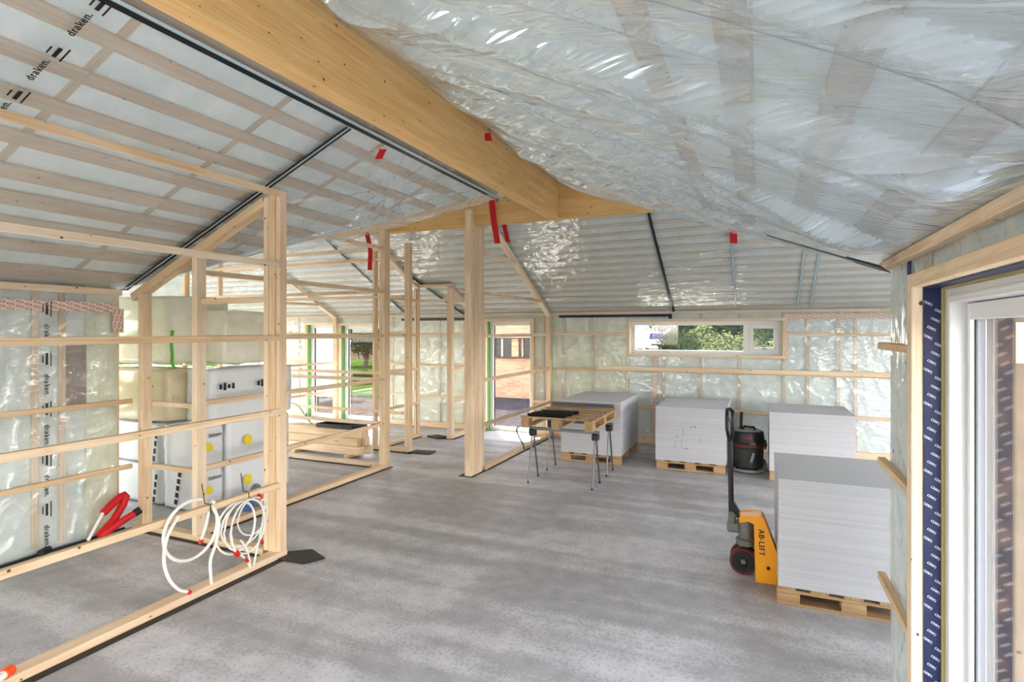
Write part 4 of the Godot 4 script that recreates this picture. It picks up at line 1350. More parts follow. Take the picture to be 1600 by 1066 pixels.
# ------------------------------------------------------------------ pallet truck
func build_jack() -> void:
	var o := thing("pallet_truck", "yellow hand pallet truck with black drawbar, lettered on its side", "pallet truck", Vector3(0.0, 0, -4.72))
	var zn := -4.50
	var zf := -4.64
	var poly := PackedVector2Array([Vector2(-0.118, 0.437), Vector2(-0.124, 0.470), Vector2(-0.110, 0.492), Vector2(0.030, 0.505), Vector2(0.048, 0.484), Vector2(0.150, 0.20), Vector2(0.150, 0.025), Vector2(-0.010, 0.018), Vector2(-0.022, 0.440), Vector2(-0.060, 0.455)])
	for z in [zn, zf]:
		var b := MB.new()
		b.prism(poly, z - 0.012, z)
		put(o, "side_plate", b.mesh(), M.yellow)
	var c := MB.new()
	c.prism(PackedVector2Array([Vector2(-0.110, 0.486), Vector2(0.030, 0.505), Vector2(0.048, 0.484), Vector2(0.150, 0.20), Vector2(0.150, 0.025), Vector2(0.135, 0.025), Vector2(0.135, 0.20), Vector2(0.036, 0.474), Vector2(-0.108, 0.474)]), zf, zn - 0.012)
	put(o, "bulkhead", c.mesh(), M.yellow)
	for z in [zn - 0.09, -4.91]:
		block(o, "fork", Vector3(0.13, 0.022, z - 0.075), Vector3(1.02, 0.080, z + 0.075), M.yellow, 0.008)
	block(o, "fork_bridge", Vector3(0.10, 0.025, -4.985), Vector3(0.15, 0.12, zf - 0.012), M.yellow, 0.006)
	var bolt := MB.new()
	bolt.lathe(PackedVector2Array([Vector2(0.013, 0), Vector2(0.013, 0.006), Vector2(0.0, 0.008)]), 12, Vector3(0.075, 0.135, zn), Basis(Vector3.RIGHT, PI * 0.5))
	put(o, "bolt", bolt.mesh(), M.rubber)
	print_word(o, "AB-LIFT", Vector3(0.030, 0.315, zn + 0.001), Vector3(0.02, -1, 0).normalized(), Vector3(0, 0, 1), 0.052, M.ink, "lettering")
	# pump and its base
	var zc := -4.72
	var pm := MB.new()
	pm.lathe(PackedVector2Array([Vector2(0.0, 0.215), Vector2(0.075, 0.215), Vector2(0.078, 0.255), Vector2(0.058, 0.268), Vector2(0.058, 0.29), Vector2(0.063, 0.30), Vector2(0.063, 0.40), Vector2(0.050, 0.415), Vector2(0.03, 0.42), Vector2(0.028, 0.445), Vector2(0, 0.45)]), 20, Vector3(-0.075, 0.0, zc))
	put(o, "pump", pm.mesh(), M.cast_grey)
	block(o, "pump_block", Vector3(-0.215, 0.30, zc - 0.045), Vector3(-0.12, 0.385, zc + 0.045), M.cast_grey, 0.014)
	block(o, "drawbar_foot", Vector3(-0.205, 0.37, zc - 0.06), Vector3(-0.15, 0.46, zc + 0.06), M.cast_grey, 0.012)
	block(o, "axle_arm", Vector3(-0.05, 0.225, zc - 0.04), Vector3(0.05, 0.275, zc + 0.04), M.black_plastic, 0.01)
	for s in [-1.0, 1.0]:
		var wh := MB.new()
		wh.lathe(PackedVector2Array([Vector2(0.03, -0.026), Vector2(0.082, -0.026), Vector2(0.082, 0.026), Vector2(0.03, 0.026)]), 28, Vector3(-0.095, 0.1, zc + s * 0.055), Basis(Vector3.RIGHT, PI * 0.5))
		put(o, "wheel_hub", wh.mesh(), M.rubber)
		var ty := MB.new()
		ty.lathe(PackedVector2Array([Vector2(0.082, -0.026), Vector2(0.096, -0.026), Vector2(0.1, -0.02), Vector2(0.1, 0.02), Vector2(0.096, 0.026), Vector2(0.082, 0.026)]), 28, Vector3(-0.095, 0.1, zc + s * 0.055), Basis(Vector3.RIGHT, PI * 0.5))
		put(o, "wheel_tyre", ty.mesh(), M.wheel_red)
	block(o, "axle", Vector3(-0.115, 0.08, zc - 0.09), Vector3(-0.075, 0.12, zc + 0.09), M.cast_grey, 0.008)
	block(o, "wheel_fork", Vector3(-0.13, 0.19, zc - 0.03), Vector3(-0.06, 0.225, zc + 0.03), M.cast_grey, 0.008)
	block(o, "axle_arm", Vector3(-0.105, 0.12, zc - 0.026), Vector3(-0.085, 0.2, zc + 0.026), M.cast_grey, 0.004)
	# drawbar with its loop handle
	var db := MB.new()
	db.prism(PackedVector2Array([Vector2(-0.205, 0.53), Vector2(-0.165, 0.53), Vector2(-0.10, 0.42), Vector2(-0.13, 0.41), Vector2(-0.20, 0.45)]), zc - 0.03, zc + 0.03)
	put(o, "drawbar_gusset", db.mesh(), M.black_plastic)
	var dt := MB.new()
	dt.tube(PackedVector3Array([Vector3(-0.185, 0.46, zc), Vector3(-0.19, 0.80, zc), Vector3(-0.195, 1.02, zc)]), 0.020, 12)
	put(o, "drawbar", dt.mesh(), M.black_plastic)
	var lp := MB.new()
	var path := PackedVector3Array()
	for q in [[0.0, 1.0], [0.035, 1.03], [0.065, 1.075], [0.072, 1.13], [0.070, 1.19], [0.062, 1.235], [0.0, 1.245], [-0.062, 1.235], [-0.070, 1.19], [-0.072, 1.13], [-0.065, 1.075], [-0.035, 1.03], [0.0, 1.0]]:
		path.append(Vector3(-0.195 + q[0] * 0.35, q[1], zc + q[0]))
	lp.tube(path, 0.014, 10, false)
	put(o, "handle_loop", lp.mesh(), M.black_plastic)
	var lv := MB.new()
	lv.tube(PackedVector3Array([Vector3(-0.19, 1.0, zc + 0.01), Vector3(-0.185, 1.13, zc + 0.015), Vector3(-0.20, 1.18, zc + 0.03)]), 0.006, 8)
	put(o, "release_lever", lv.mesh(), M.steel)

# ------------------------------------------------------------------ vacuum cleaner
func build_vacuum() -> void:
	var at := Vector3(-0.125, 0, -8.20)
	var o := thing("vacuum_cleaner", "black drum vacuum cleaner with grey hose, behind the pallet truck", "vacuum cleaner", at)
	var d := MB.new()
	d.lathe(PackedVector2Array([Vector2(0.0, 0.05), Vector2(0.185, 0.05), Vector2(0.20, 0.07), Vector2(0.207, 0.30), Vector2(0.215, 0.33)]), 32, at)
	put(o, "drum", d.mesh(), M.drum)
	var b := MB.new()
	b.lathe(PackedVector2Array([Vector2(0.215, 0.33), Vector2(0.222, 0.335), Vector2(0.222, 0.365), Vector2(0.215, 0.37), Vector2(0.215, 0.37)]), 32, at)
	put(o, "red_band", b.mesh(), flat_mat(Color(0.35, 0.10, 0.08), 0.5))
	var h := MB.new()
	h.lathe(PackedVector2Array([Vector2(0.215, 0.37), Vector2(0.218, 0.40), Vector2(0.205, 0.52), Vector2(0.19, 0.533)]), 32, at)
	put(o, "motor_head", h.mesh(), M.black_plastic)
	var l := MB.new()
	l.lathe(PackedVector2Array([Vector2(0.19, 0.533), Vector2(0.17, 0.541), Vector2(0.0, 0.546)]), 32, at)
	put(o, "lid", l.mesh(), M.hose_grey)
	var g := MB.new()
	g.tube(PackedVector3Array([at + Vector3(-0.05, 0.545, 0.02), at + Vector3(-0.03, 0.585, 0.02), at + Vector3(0.05, 0.575, 0.02), at + Vector3(0.08, 0.58, 0.02), at + Vector3(0.10, 0.545, 0.02)]), 0.017, 8)
	put(o, "carry_handle", g.mesh(), M.black_plastic)
	var tb := MB.new()
	tb.tube(PackedVector3Array([at + Vector3(-0.075, 0.54, 0.0), at + Vector3(-0.068, 0.77, 0.0)]), 0.02, 10)
	put(o, "tube_holder", tb.mesh(), M.black_plastic)
	print_word(o, "C", at + Vector3(0.005, 0.46, 0.217), Vector3.RIGHT, Vector3(0, 0, 1), 0.05, flat_mat(Color(0.72, 0.22, 0.18), 0.5), "lettering")
	var bd := MB.new()
	bd.lathe(PackedVector2Array([Vector2(0.024, 0), Vector2(0.024, 0.003), Vector2(0, 0.004)]), 16, at + Vector3(0.05, 0.462, 0.206), Basis(Vector3.RIGHT, PI * 0.5))
	put(o, "badge", bd.mesh(), flat_mat(Color(0.65, 0.07, 0.06), 0.5))
	block(o, "name_plate", at + Vector3(0.02, 0.372, 0.20), at + Vector3(0.11, 0.398, 0.212), flat_mat(Color(0.45, 0.33, 0.31), 0.5))
	var noz := MB.new()
	noz.tube(PackedVector3Array([at + Vector3(0.085, 0.27, 0.215), at + Vector3(0.05, 0.15, 0.235)]), 0.024, 12)
	put(o, "hose_end", noz.mesh(), M.hose_grey)
	var hs := PackedVector3Array()
	for k in 19:
		var a := lerpf(-0.3, 3.4, k / 18.0)
		hs.append(at + Vector3(0.215 * cos(a), 0.03 + (0.10 * (1.0 - k / 4.0) if k < 4 else 0.0), 0.245 * sin(a)))
	var hm := MB.new()
	hm.tube(hs, 0.022, 10)
	put(o, "hose", hm.mesh(), M.hose_grey)
	for k in 4:
		var a := PI * 0.25 + k * PI * 0.5
		var c := MB.new()
		c.lathe(PackedVector2Array([Vector2(0, -0.012), Vector2(0.026, -0.012), Vector2(0.026, 0.012), Vector2(0, 0.012)]), 14, at + Vector3(0.16 * cos(a), 0.026, 0.16 * sin(a)), Basis(Vector3.RIGHT, PI * 0.5))
		put(o, "castor", c.mesh(), M.rubber)
	var cl := MB.new()
	cl.tube(PackedVector3Array([at + Vector3(0.222, 0.42, 0.03), at + Vector3(0.235, 0.36, 0.03), at + Vector3(0.222, 0.30, 0.03)]), 0.012, 8)
	put(o, "clasp", cl.mesh(), M.black_plastic)

# ------------------------------------------------------------------ insulation packs
func pack_mesh(size: Vector3, sd: int, puff := 0.16, lump := 0.02) -> ArrayMesh:
	var st := SurfaceTool.new()
	st.begin(Mesh.PRIMITIVE_TRIANGLES)
	st.set_smooth_group(0)
	var nz := FastNoiseLite.new()
	nz.seed = sd
	nz.frequency = 2.2
	var n := 12
	for ax in 3:
		for s in [-1.0, 1.0]:
			var g := []
			for i in n + 1:
				for j in n + 1:
					var p := Vector3.ZERO
					p[ax] = s
					p[(ax + 1) % 3] = 2.0 * i / n - 1.0
					p[(ax + 2) % 3] = 2.0 * j / n - 1.0
					var q := p.lerp(p.normalized() * 1.12, puff)
					var d := q * size * 0.5
					d += p.normalized() * lump * (nz.get_noise_3d(d.x * 3.0, d.y * 3.0, d.z * 3.0) + 0.5 * nz.get_noise_3d(d.x * 9.0, d.y * 9.0, d.z * 9.0))
					g.append(d)
			for i in n:
				for j in n:
					var a: Vector3 = g[i * (n + 1) + j]
					var b: Vector3 = g[(i + 1) * (n + 1) + j]
					var c: Vector3 = g[(i + 1) * (n + 1) + j + 1]
					var e: Vector3 = g[i * (n + 1) + j + 1]
					var order := [a, c, b, a, e, c] if s > 0 else [a, b, c, a, c, e]
					for v in order:
						st.add_vertex(v)
	st.index()
	st.generate_normals()
	return st.commit()

func pack(label: String, lo: Vector3, hi: Vector3, mat: Material, sd: int, puff := 0.16) -> Node3D:
	var c := (lo + hi) * 0.5
	var o := thing("insulation_pack", label, "insulation pack", Vector3(c.x, lo.y, c.z), "packs of insulation behind the partition")
	put(o, "wrapped_bale", pack_mesh((hi - lo) * Vector3(0.965, 0.955, 0.965), sd, puff, 0.012), mat, Transform3D(Basis.IDENTITY, c))
	return o

func build_insulation_packs() -> void:
	var clear: StandardMaterial3D = M.wool_yellow.duplicate()
	clear.clearcoat_enabled = true
	clear.clearcoat = 0.8
	clear.clearcoat_roughness = 0.12
	var brown: StandardMaterial3D = clear.duplicate()
	brown.albedo_color = Color(0.93, 0.89, 0.82)
	var yel := flat_mat(Color(0.93, 0.84, 0.16), 0.4)
	var z := Vector3(0, 0, -1)
	var rows := [[0.0, 0.43, "bottom row"], [0.43, 0.88, "second row"]]
	for r in rows.size():
		for k in 2:
			var za: float = [-4.0, -4.33][k]
			var zb: float = [-4.31, -5.25][k]
			var o := pack("white printed insulation pack, %s, %s" % [rows[r][2], ["narrow end behind the stud with vertical text", "lettered long side towards the open rails"][k]], Vector3(-5.72, rows[r][0] + 0.003, zb), Vector3(-5.2, rows[r][1], za), M.pack_white, 3 + r * 2 + k, 0.07)
			var yc: float = (rows[r][0] + rows[r][1]) * 0.5
			var zz: float = (za + zb) * 0.5
			var n := 2 if k == 1 else 1
			for j in n:
				print_word(o, "isover", Vector3(-5.165, yc + 0.12 - j * 0.24, zz - (0.18 if k == 1 else 0.02)), z, Vector3.RIGHT, 0.055, M.ink, "lettering")
			var d := MB.new()
			d.lathe(PackedVector2Array([Vector2(0.055 if k == 1 else 0.045, 0), Vector2(0.055 if k == 1 else 0.045, 0.003), Vector2(0, 0.004)]), 16, Vector3(-5.168, yc, zz + (0.20 if k == 1 else 0.05)), Basis(Vector3(0, 0, 1), -PI * 0.5))
			put(o, "yellow_emblem", d.mesh(), yel)
		# the pack beside, seen end-on past the corner stud
		var e := pack("pale insulation pack standing beside the corner stud, %s" % rows[r][2], Vector3(-7.10, rows[r][0] + 0.003, -5.0), Vector3(-5.74, rows[r][1], -4.0), M.pack_white, 21 + r, 0.07)
		for j in 4:
			print_bar(e, Vector3(-5.83 + 0.012 * j, rows[r][0] + 0.08 + j * 0.08, -3.975), Vector3(0.1, 1, 0).normalized(), Vector3(0, 0, 1), 0.055, 0.03)
	for j in 5:
		print_bar(get_node("insulation_pack"), Vector3(-5.50 + 0.014 * j, 0.09 + j * 0.072, -3.982), Vector3(0.15, 1, 0).normalized(), Vector3(0, 0, 1), 0.05, 0.042)
	var w := pack("long white insulation pack lying across the top of the lower packs", Vector3(-5.55, 0.885, -5.27), Vector3(-5.17, 1.47, -4.10), M.pack_white, 31, 0.10)
	for j in 9:
		print_bar(w, Vector3(-5.140, 1.27, -4.22 - j * 0.052 - (0.28 if j > 3 else 0.0)), z, Vector3.RIGHT, 0.03, [0.05, 0.08, 0.04, 0.06][j % 4])
	var b := pack("brownish clear-wrapped insulation pack between the corner stud and second stud", Vector3(-7.05, 0.885, -4.60), Vector3(-5.57, 1.47, -3.95), brown, 33, 0.14)
	print_word(b, "isover", Vector3(-5.82, 1.28, -3.915), Vector3.RIGHT, Vector3(0, 0, 1), 0.05, M.ink, "lettering")
	print_word(b, "isover", Vector3(-5.86, 1.10, -3.912), Vector3.RIGHT, Vector3(0, 0, 1), 0.05, M.ink, "lettering")
	pack("pale yellow clear-wrapped insulation pack on top at left, nearest the corner stud", Vector3(-7.2, 1.475, -4.75), Vector3(-5.58, 2.26, -4.02), clear, 35, 0.14)
	pack("pale yellow clear-wrapped insulation pack on top, behind the second stud", Vector3(-5.56, 1.475, -5.0), Vector3(-5.22, 2.10, -4.30), clear, 37, 0.16)
	var g := MB.new()
	g.tube(PackedVector3Array([Vector3(-5.56, 1.86, -3.99), Vector3(-5.57, 1.74, -3.98), Vector3(-5.545, 1.62, -3.975), Vector3(-5.53, 1.52, -3.96), Vector3(-5.49, 1.475, -3.96)]), 0.016, 6)
	solo("green_ribbon", "green packing ribbon hanging down between the yellow packs", "ribbon", g.mesh(), flat_mat(Color(0.36, 0.72, 0.22), 0.5))

# ------------------------------------------------------------------ pipes, cables, odds and ends
func smooth(p: PackedVector3Array, n := 6) -> PackedVector3Array:
	var q := PackedVector3Array()
	for k in p.size() - 1:
		var a := p[maxi(k - 1, 0)]
		var d := p[mini(k + 2, p.size() - 1)]
		for j in n:
			q.append(p[k].cubic_interpolate(p[k + 1], a, d, float(j) / n))
	q.append(p[p.size() - 1])
	return q

func ring(c: Vector3, rz: float, ry: float, a0: float, a1: float, n: int, sway := 0.0) -> PackedVector3Array:
	var p := PackedVector3Array()
	for k in n + 1:
		var a := lerpf(a0, a1, float(k) / n)
		p.append(c + Vector3(sway * sin(a * 0.7), ry * sin(a), rz * cos(a)))
	return p

func build_small_things() -> void:
	var x := -3.530
	var o := thing("pipe_coil", "thick white plastic pipe looped over the lowest rail, left of the coil", "pipe", Vector3(x, 0.0, -2.66), "white pipes hung on the rail")
	var b := MB.new()
	var p := ring(Vector3(x, 0.50, -2.67), 0.20, 0.20, PI * 0.62, -PI * 1.2 + 0.0, 26)
	b.tube(p, 0.011, 10)
	put(o, "pipe_loop", b.mesh(), M.pex)
	b = MB.new()
	b.tube(smooth(PackedVector3Array([Vector3(x - 0.005, 0.62, -2.575), Vector3(x + 0.01, 0.50, -2.485), Vector3(x + 0.02, 0.36, -2.462), Vector3(x + 0.03, 0.24, -2.49), Vector3(x + 0.04, 0.15, -2.55), Vector3(x + 0.04, 0.11, -2.61)])), 0.011, 10)
	put(o, "pipe_tail", b.mesh(), M.pex)
	b = MB.new()
	b.tube(PackedVector3Array([Vector3(x + 0.04, 0.112, -2.607), Vector3(x + 0.04, 0.098, -2.63)]), 0.0145, 10)
	put(o, "red_end", b.mesh(), M.pex_red)
	b = MB.new()
	b.tube(smooth(PackedVector3Array([Vector3(x, 0.60, -2.835), Vector3(x + 0.012, 0.50, -2.872), Vector3(x + 0.015, 0.36, -2.85), Vector3(x + 0.018, 0.24, -2.80), Vector3(x + 0.018, 0.08, -2.81)])), 0.011, 10)
	put(o, "pipe_tail", b.mesh(), M.pex)
	b = MB.new()
	b.tube(PackedVector3Array([Vector3(-3.540, 0.635, -2.85), Vector3(-3.58, 0.645, -2.89), Vector3(-3.622, 0.60, -2.89), Vector3(-3.632, 0.45, -2.86), Vector3(-3.64, 0.36, -2.83)]), 0.011, 8)
	put(o, "pipe_tail", b.mesh(), M.pex)
	b = MB.new()
	b.tube(PackedVector3Array([Vector3(-3.64, 0.365, -2.832), Vector3(-3.645, 0.335, -2.825)]), 0.014, 8)
	put(o, "red_end", b.mesh(), M.pex_red)

	var c := thing("pipe_coil", "coil of thin white plastic pipe with red fittings tied under the rail", "pipe", Vector3(x, 0.0, -3.08), "white pipes hung on the rail")
	for k in 5:
		b = MB.new()
		var ry: float = [0.19, 0.17, 0.18, 0.14, 0.20][k]
		b.tube(ring(Vector3(x + 0.008 * k - 0.015, 0.585 - ry, [-3.04, -3.10, -3.06, -3.17, -3.12][k]), [0.17, 0.19, 0.13, 0.13, 0.15][k], ry, 0, TAU, 30, 0.01), 0.0075 if k != 3 else 0.0055, 8, false)
		put(c, "pipe_loop", b.mesh(), M.pex)
	for t in [[[0.58, -3.24], [0.42, -3.27], [0.25, -3.23], [0.07, -3.18]], [[0.5, -3.28], [0.33, -3.27], [0.24, -3.25]], [[0.40, -2.97], [0.26, -3.0], [0.22, -3.02]], [[0.215, -3.03], [0.16, -3.09], [0.10, -3.13], [0.06, -3.145]], [[0.3, -3.06], [0.2, -3.12], [0.07, -3.15]]]:
		var pts := PackedVector3Array()
		for q in t:
			pts.append(Vector3(x + 0.01, q[0], q[1]))
		b = MB.new()
		b.tube(smooth(pts), 0.007, 8)
		put(c, "pipe_tail", b.mesh(), M.pex)
	for t in [[0.215, -3.025, 0.020], [0.135, -3.11, 0.012], [0.225, -3.25, 0.012], [0.575, -3.235, 0.014]]:
		b = MB.new()
		b.tube(PackedVector3Array([Vector3(x + 0.012, t[0] + 0.018, t[1] + 0.012), Vector3(x + 0.012, t[0] - 0.018, t[1] - 0.012)]), t[2], 10)
		put(c, "red_fitting", b.mesh(), M.pex_red)
	# black ties over the rail
	for t in [["thin black tie round the lowest rail at the thick pipe", -2.83], ["thin black tie round the lowest rail at the coil", -3.16]]:
		b = MB.new()
		b.tube(PackedVector3Array([Vector3(-3.61, 0.77, t[1] + 0.02), Vector3(-3.608, 0.63, t[1]), Vector3(-3.603, 0.626, t[1]), Vector3(-3.554, 0.626, t[1]), Vector3(-3.548, 0.61, t[1]), Vector3(-3.546, 0.555, t[1])]), 0.0035, 6)
		solo("cable_tie", t[0], "cable tie", b.mesh(), M.black_plastic, Transform3D.IDENTITY, "black ties on the rail")

	# grey pipe with a blue end
	var gp := thing("drain_pipe", "grey drain pipe with a blue end cap behind the hanging pipes", "pipe", Vector3(-4.85, 0.06, -4.3))
	b = MB.new()
	b.tube(PackedVector3Array([Vector3(-5.08, 0.113, -4.62), Vector3(-4.66, 0.113, -4.14)]), 0.055, 18)
	put(gp, "pipe", b.mesh(), M.hose_grey)
	b = MB.new()
	b.tube(PackedVector3Array([Vector3(-4.68, 0.113, -4.163), Vector3(-4.645, 0.113, -4.123)]), 0.060, 18)
	put(gp, "end_cap", b.mesh(), flat_mat(Color(0.20, 0.34, 0.52), 0.4))

	# red bent conduit in the left corner
	var rp := thing("bent_pipe", "red bent conduit with a black end cap leaning in the left corner", "conduit", Vector3(-5.35, 0, -3.2))
	b = MB.new()
	b.tube(PackedVector3Array([Vector3(-5.33, 0.235, -3.175), Vector3(-5.34, 0.285, -3.25), Vector3(-5.35, 0.335, -3.335), Vector3(-5.345, 0.345, -3.365), Vector3(-5.34, 0.325, -3.378), Vector3(-5.33, 0.26, -3.345), Vector3(-5.31, 0.15, -3.25), Vector3(-5.30, 0.055, -3.12)]), 0.034, 12)
	put(rp, "upper_bend", b.mesh(), M.red_strap)
	b = MB.new()
	b.tube(PackedVector3Array([Vector3(-5.28, 0.055, -3.13), Vector3(-5.24, 0.13, -3.25), Vector3(-5.20, 0.195, -3.37)]), 0.031, 12)
	put(rp, "lower_arm", b.mesh(), M.red_strap)
	b = MB.new()
	b.tube(PackedVector3Array([Vector3(-5.20, 0.193, -3.365), Vector3(-5.185, 0.218, -3.41)]), 0.034, 12)
	put(rp, "black_cap", b.mesh(), M.rubber)
	b = MB.new()
	b.tube(PackedVector3Array([Vector3(-5.335, 0.24, -3.18), Vector3(-5.34, 0.03, -3.055)]), 0.014, 10)
	put(rp, "white_tube", b.mesh(), M.pex)
	b = MB.new()
	b.tube(PackedVector3Array([Vector3(-5.43, 0.012, -3.42), Vector3(-5.42, 0.012, -3.1), Vector3(-5.43, 0.012, -2.8), Vector3(-5.40, 0.012, -2.0), Vector3(-5.42, 0.012, -1.0)]), 0.011, 8)
	var cab := thing("black_cable", "black cable lying along foot of left wall", "cable", Vector3(-5.42, 0, -2.2))
	put(cab, "cable", b.mesh(), M.black_plastic)
	b = MB.new()
	b.tube(PackedVector3Array([Vector3(-5.40, 0.04, -2.79), Vector3(-5.36, 0.04, -2.71)]), 0.03, 10)
	put(cab, "plug", b.mesh(), M.black_plastic)
	# orange cap at the front corner
	var oc := thing("capped_pipe", "orange-capped white pipe end by the sole plate at lower left corner", "pipe", Vector3(-3.56, 0.06, -1.65))
	b = MB.new()
	b.tube(PackedVector3Array([Vector3(-3.575, 0.085, -1.675), Vector3(-3.555, 0.082, -1.635)]), 0.028, 14)
	put(oc, "orange_cap", b.mesh(), flat_mat(Color(0.95, 0.34, 0.07), 0.45))
	b = MB.new()
	b.tube(PackedVector3Array([Vector3(-3.56, 0.082, -1.64), Vector3(-3.535, 0.076, -1.57), Vector3(-3.53, 0.07, -1.3)]), 0.022, 12)
	put(oc, "pipe", b.mesh(), M.pex)

	# timber behind the frames
	var n := 0
	for k in 6:
		var y := 0.105 + (k / 2) * 0.125
		var zz := -6.72 - (k % 2) * 0.115
		var l := 1.42 + 0.1 * sin(k * 2.3)
		var pl := solo("plank", ["lowest front plank of the timber pile behind cross frame", "lowest rear plank of the timber pile behind cross frame", "middle front plank of the timber pile behind cross frame", "middle rear plank of the timber pile behind cross frame", "topmost front plank of the timber pile behind cross frame", "topmost rear plank of the timber pile behind cross frame"][k], "plank", timber_mesh(l, 0.10, 0.12), M.pine[k % 4], Transform3D(Basis.IDENTITY, Vector3(-6.0 + 0.03 * sin(k * 1.7), y, zz)), "planks of the timber pile")
		n += 1
	for s in [-1.0, 1.0]:
		solo("plank", "short bearer under the timber pile, %s end" % ("left" if s < 0 else "right"), "plank", timber_mesh(0.35, 0.07, 0.044), M.pine[0], Transform3D(Basis(Vector3.UP, PI * 0.5), Vector3(-6.0 + s * 0.5, 0.022, -6.78)), "planks of the timber pile")
	var ty := thing("black_tray", "shallow black plastic tray on top of the timber pile", "tray", Vector3(-5.75, 0.416, -6.80))
	block(ty, "tray_base", Vector3(-6.05, 0.417, -6.95), Vector3(-5.40, 0.425, -6.62), M.black_plastic)
	for s in [[Vector3(-6.05, 0.417, -6.63), Vector3(-5.40, 0.475, -6.615)], [Vector3(-6.05, 0.417, -6.965), Vector3(-5.40, 0.475, -6.95)], [Vector3(-6.065, 0.417, -6.965), Vector3(-6.05, 0.475, -6.615)], [Vector3(-5.40, 0.417, -6.965), Vector3(-5.385, 0.475, -6.615)]]:
		block(ty, "tray_side", s[0], s[1], M.black_plastic, 0.003)
	for t in [["pale thin cable arching over left end of the timber pile", 0.95, M.pex], ["green thin cable arching over left end of the timber pile", 0.72, flat_mat(Color(0.35, 0.55, 0.35), 0.5)]]:
		b = MB.new()
		var dz: float = 0.15 if t[1] > 0.8 else 0.27
		b.tube(smooth(PackedVector3Array([Vector3(-6.9, t[1] - 0.1, -7.12 + dz), Vector3(-6.75, t[1], -7.08 + dz), Vector3(-6.55, t[1] - 0.04, -7.05 + dz), Vector3(-6.38, t[1] - 0.2, -7.03 + dz), Vector3(-6.25, 0.43, -7.01 + dz)])), 0.008, 6)
		solo("thin_cable", t[0], "cable", b.mesh(), t[2], Transform3D.IDENTITY, "thin cables")

# ------------------------------------------------------------------ outside
const VAN := Vector3(-9.9, -0.2, -62.0)

func brick_image() -> Image:
	var im := Image.create(256, 256, false, Image.FORMAT_RGB8)
	var r := RandomNumberGenerator.new()
	r.seed = 5
	im.fill(Color(0.56, 0.50, 0.44))
	for row in 16:
		for k in 5:
			var v := r.randf_range(-0.06, 0.06)
			im.fill_rect(Rect2i(k * 64 - (32 if row % 2 else 0) + 2, row * 16 + 2, 61, 13), Color(0.62 + v, 0.44 + v, 0.32 + v * 0.8))
	return im

func leaf_ball(sd: int, count: int, leaf: float, squash: float) -> ArrayMesh:
	var b := MB.new()
	var r := RandomNumberGenerator.new()
	r.seed = sd
	var nz := FastNoiseLite.new()
	nz.seed = sd
	nz.frequency = 1.1
	for k in count:
		var d := Vector3(r.randfn(), r.randfn(), r.randfn()).normalized()
		var rad := 0.72 + 0.35 * nz.get_noise_3d(d.x * 2.2, d.y * 2.2, d.z * 2.2) + 0.28 * r.randf() - 0.08
		var p := d * rad * Vector3(1, squash, 1)
		var n := (d + Vector3(r.randfn(), r.randfn() + 0.6, r.randfn()) * 0.55).normalized()
		var x := n.cross(Vector3(r.randfn(), r.randfn(), r.randfn())).normalized() * leaf * r.randf_range(0.6, 1.2)
		var y := n.cross(x).normalized() * leaf * 1.5 * r.randf_range(0.6, 1.2)
		b.quad(p - x * 0.5, p - y * 0.5, p + x * 0.5, p + y * 0.5, n)
	return b.mesh()

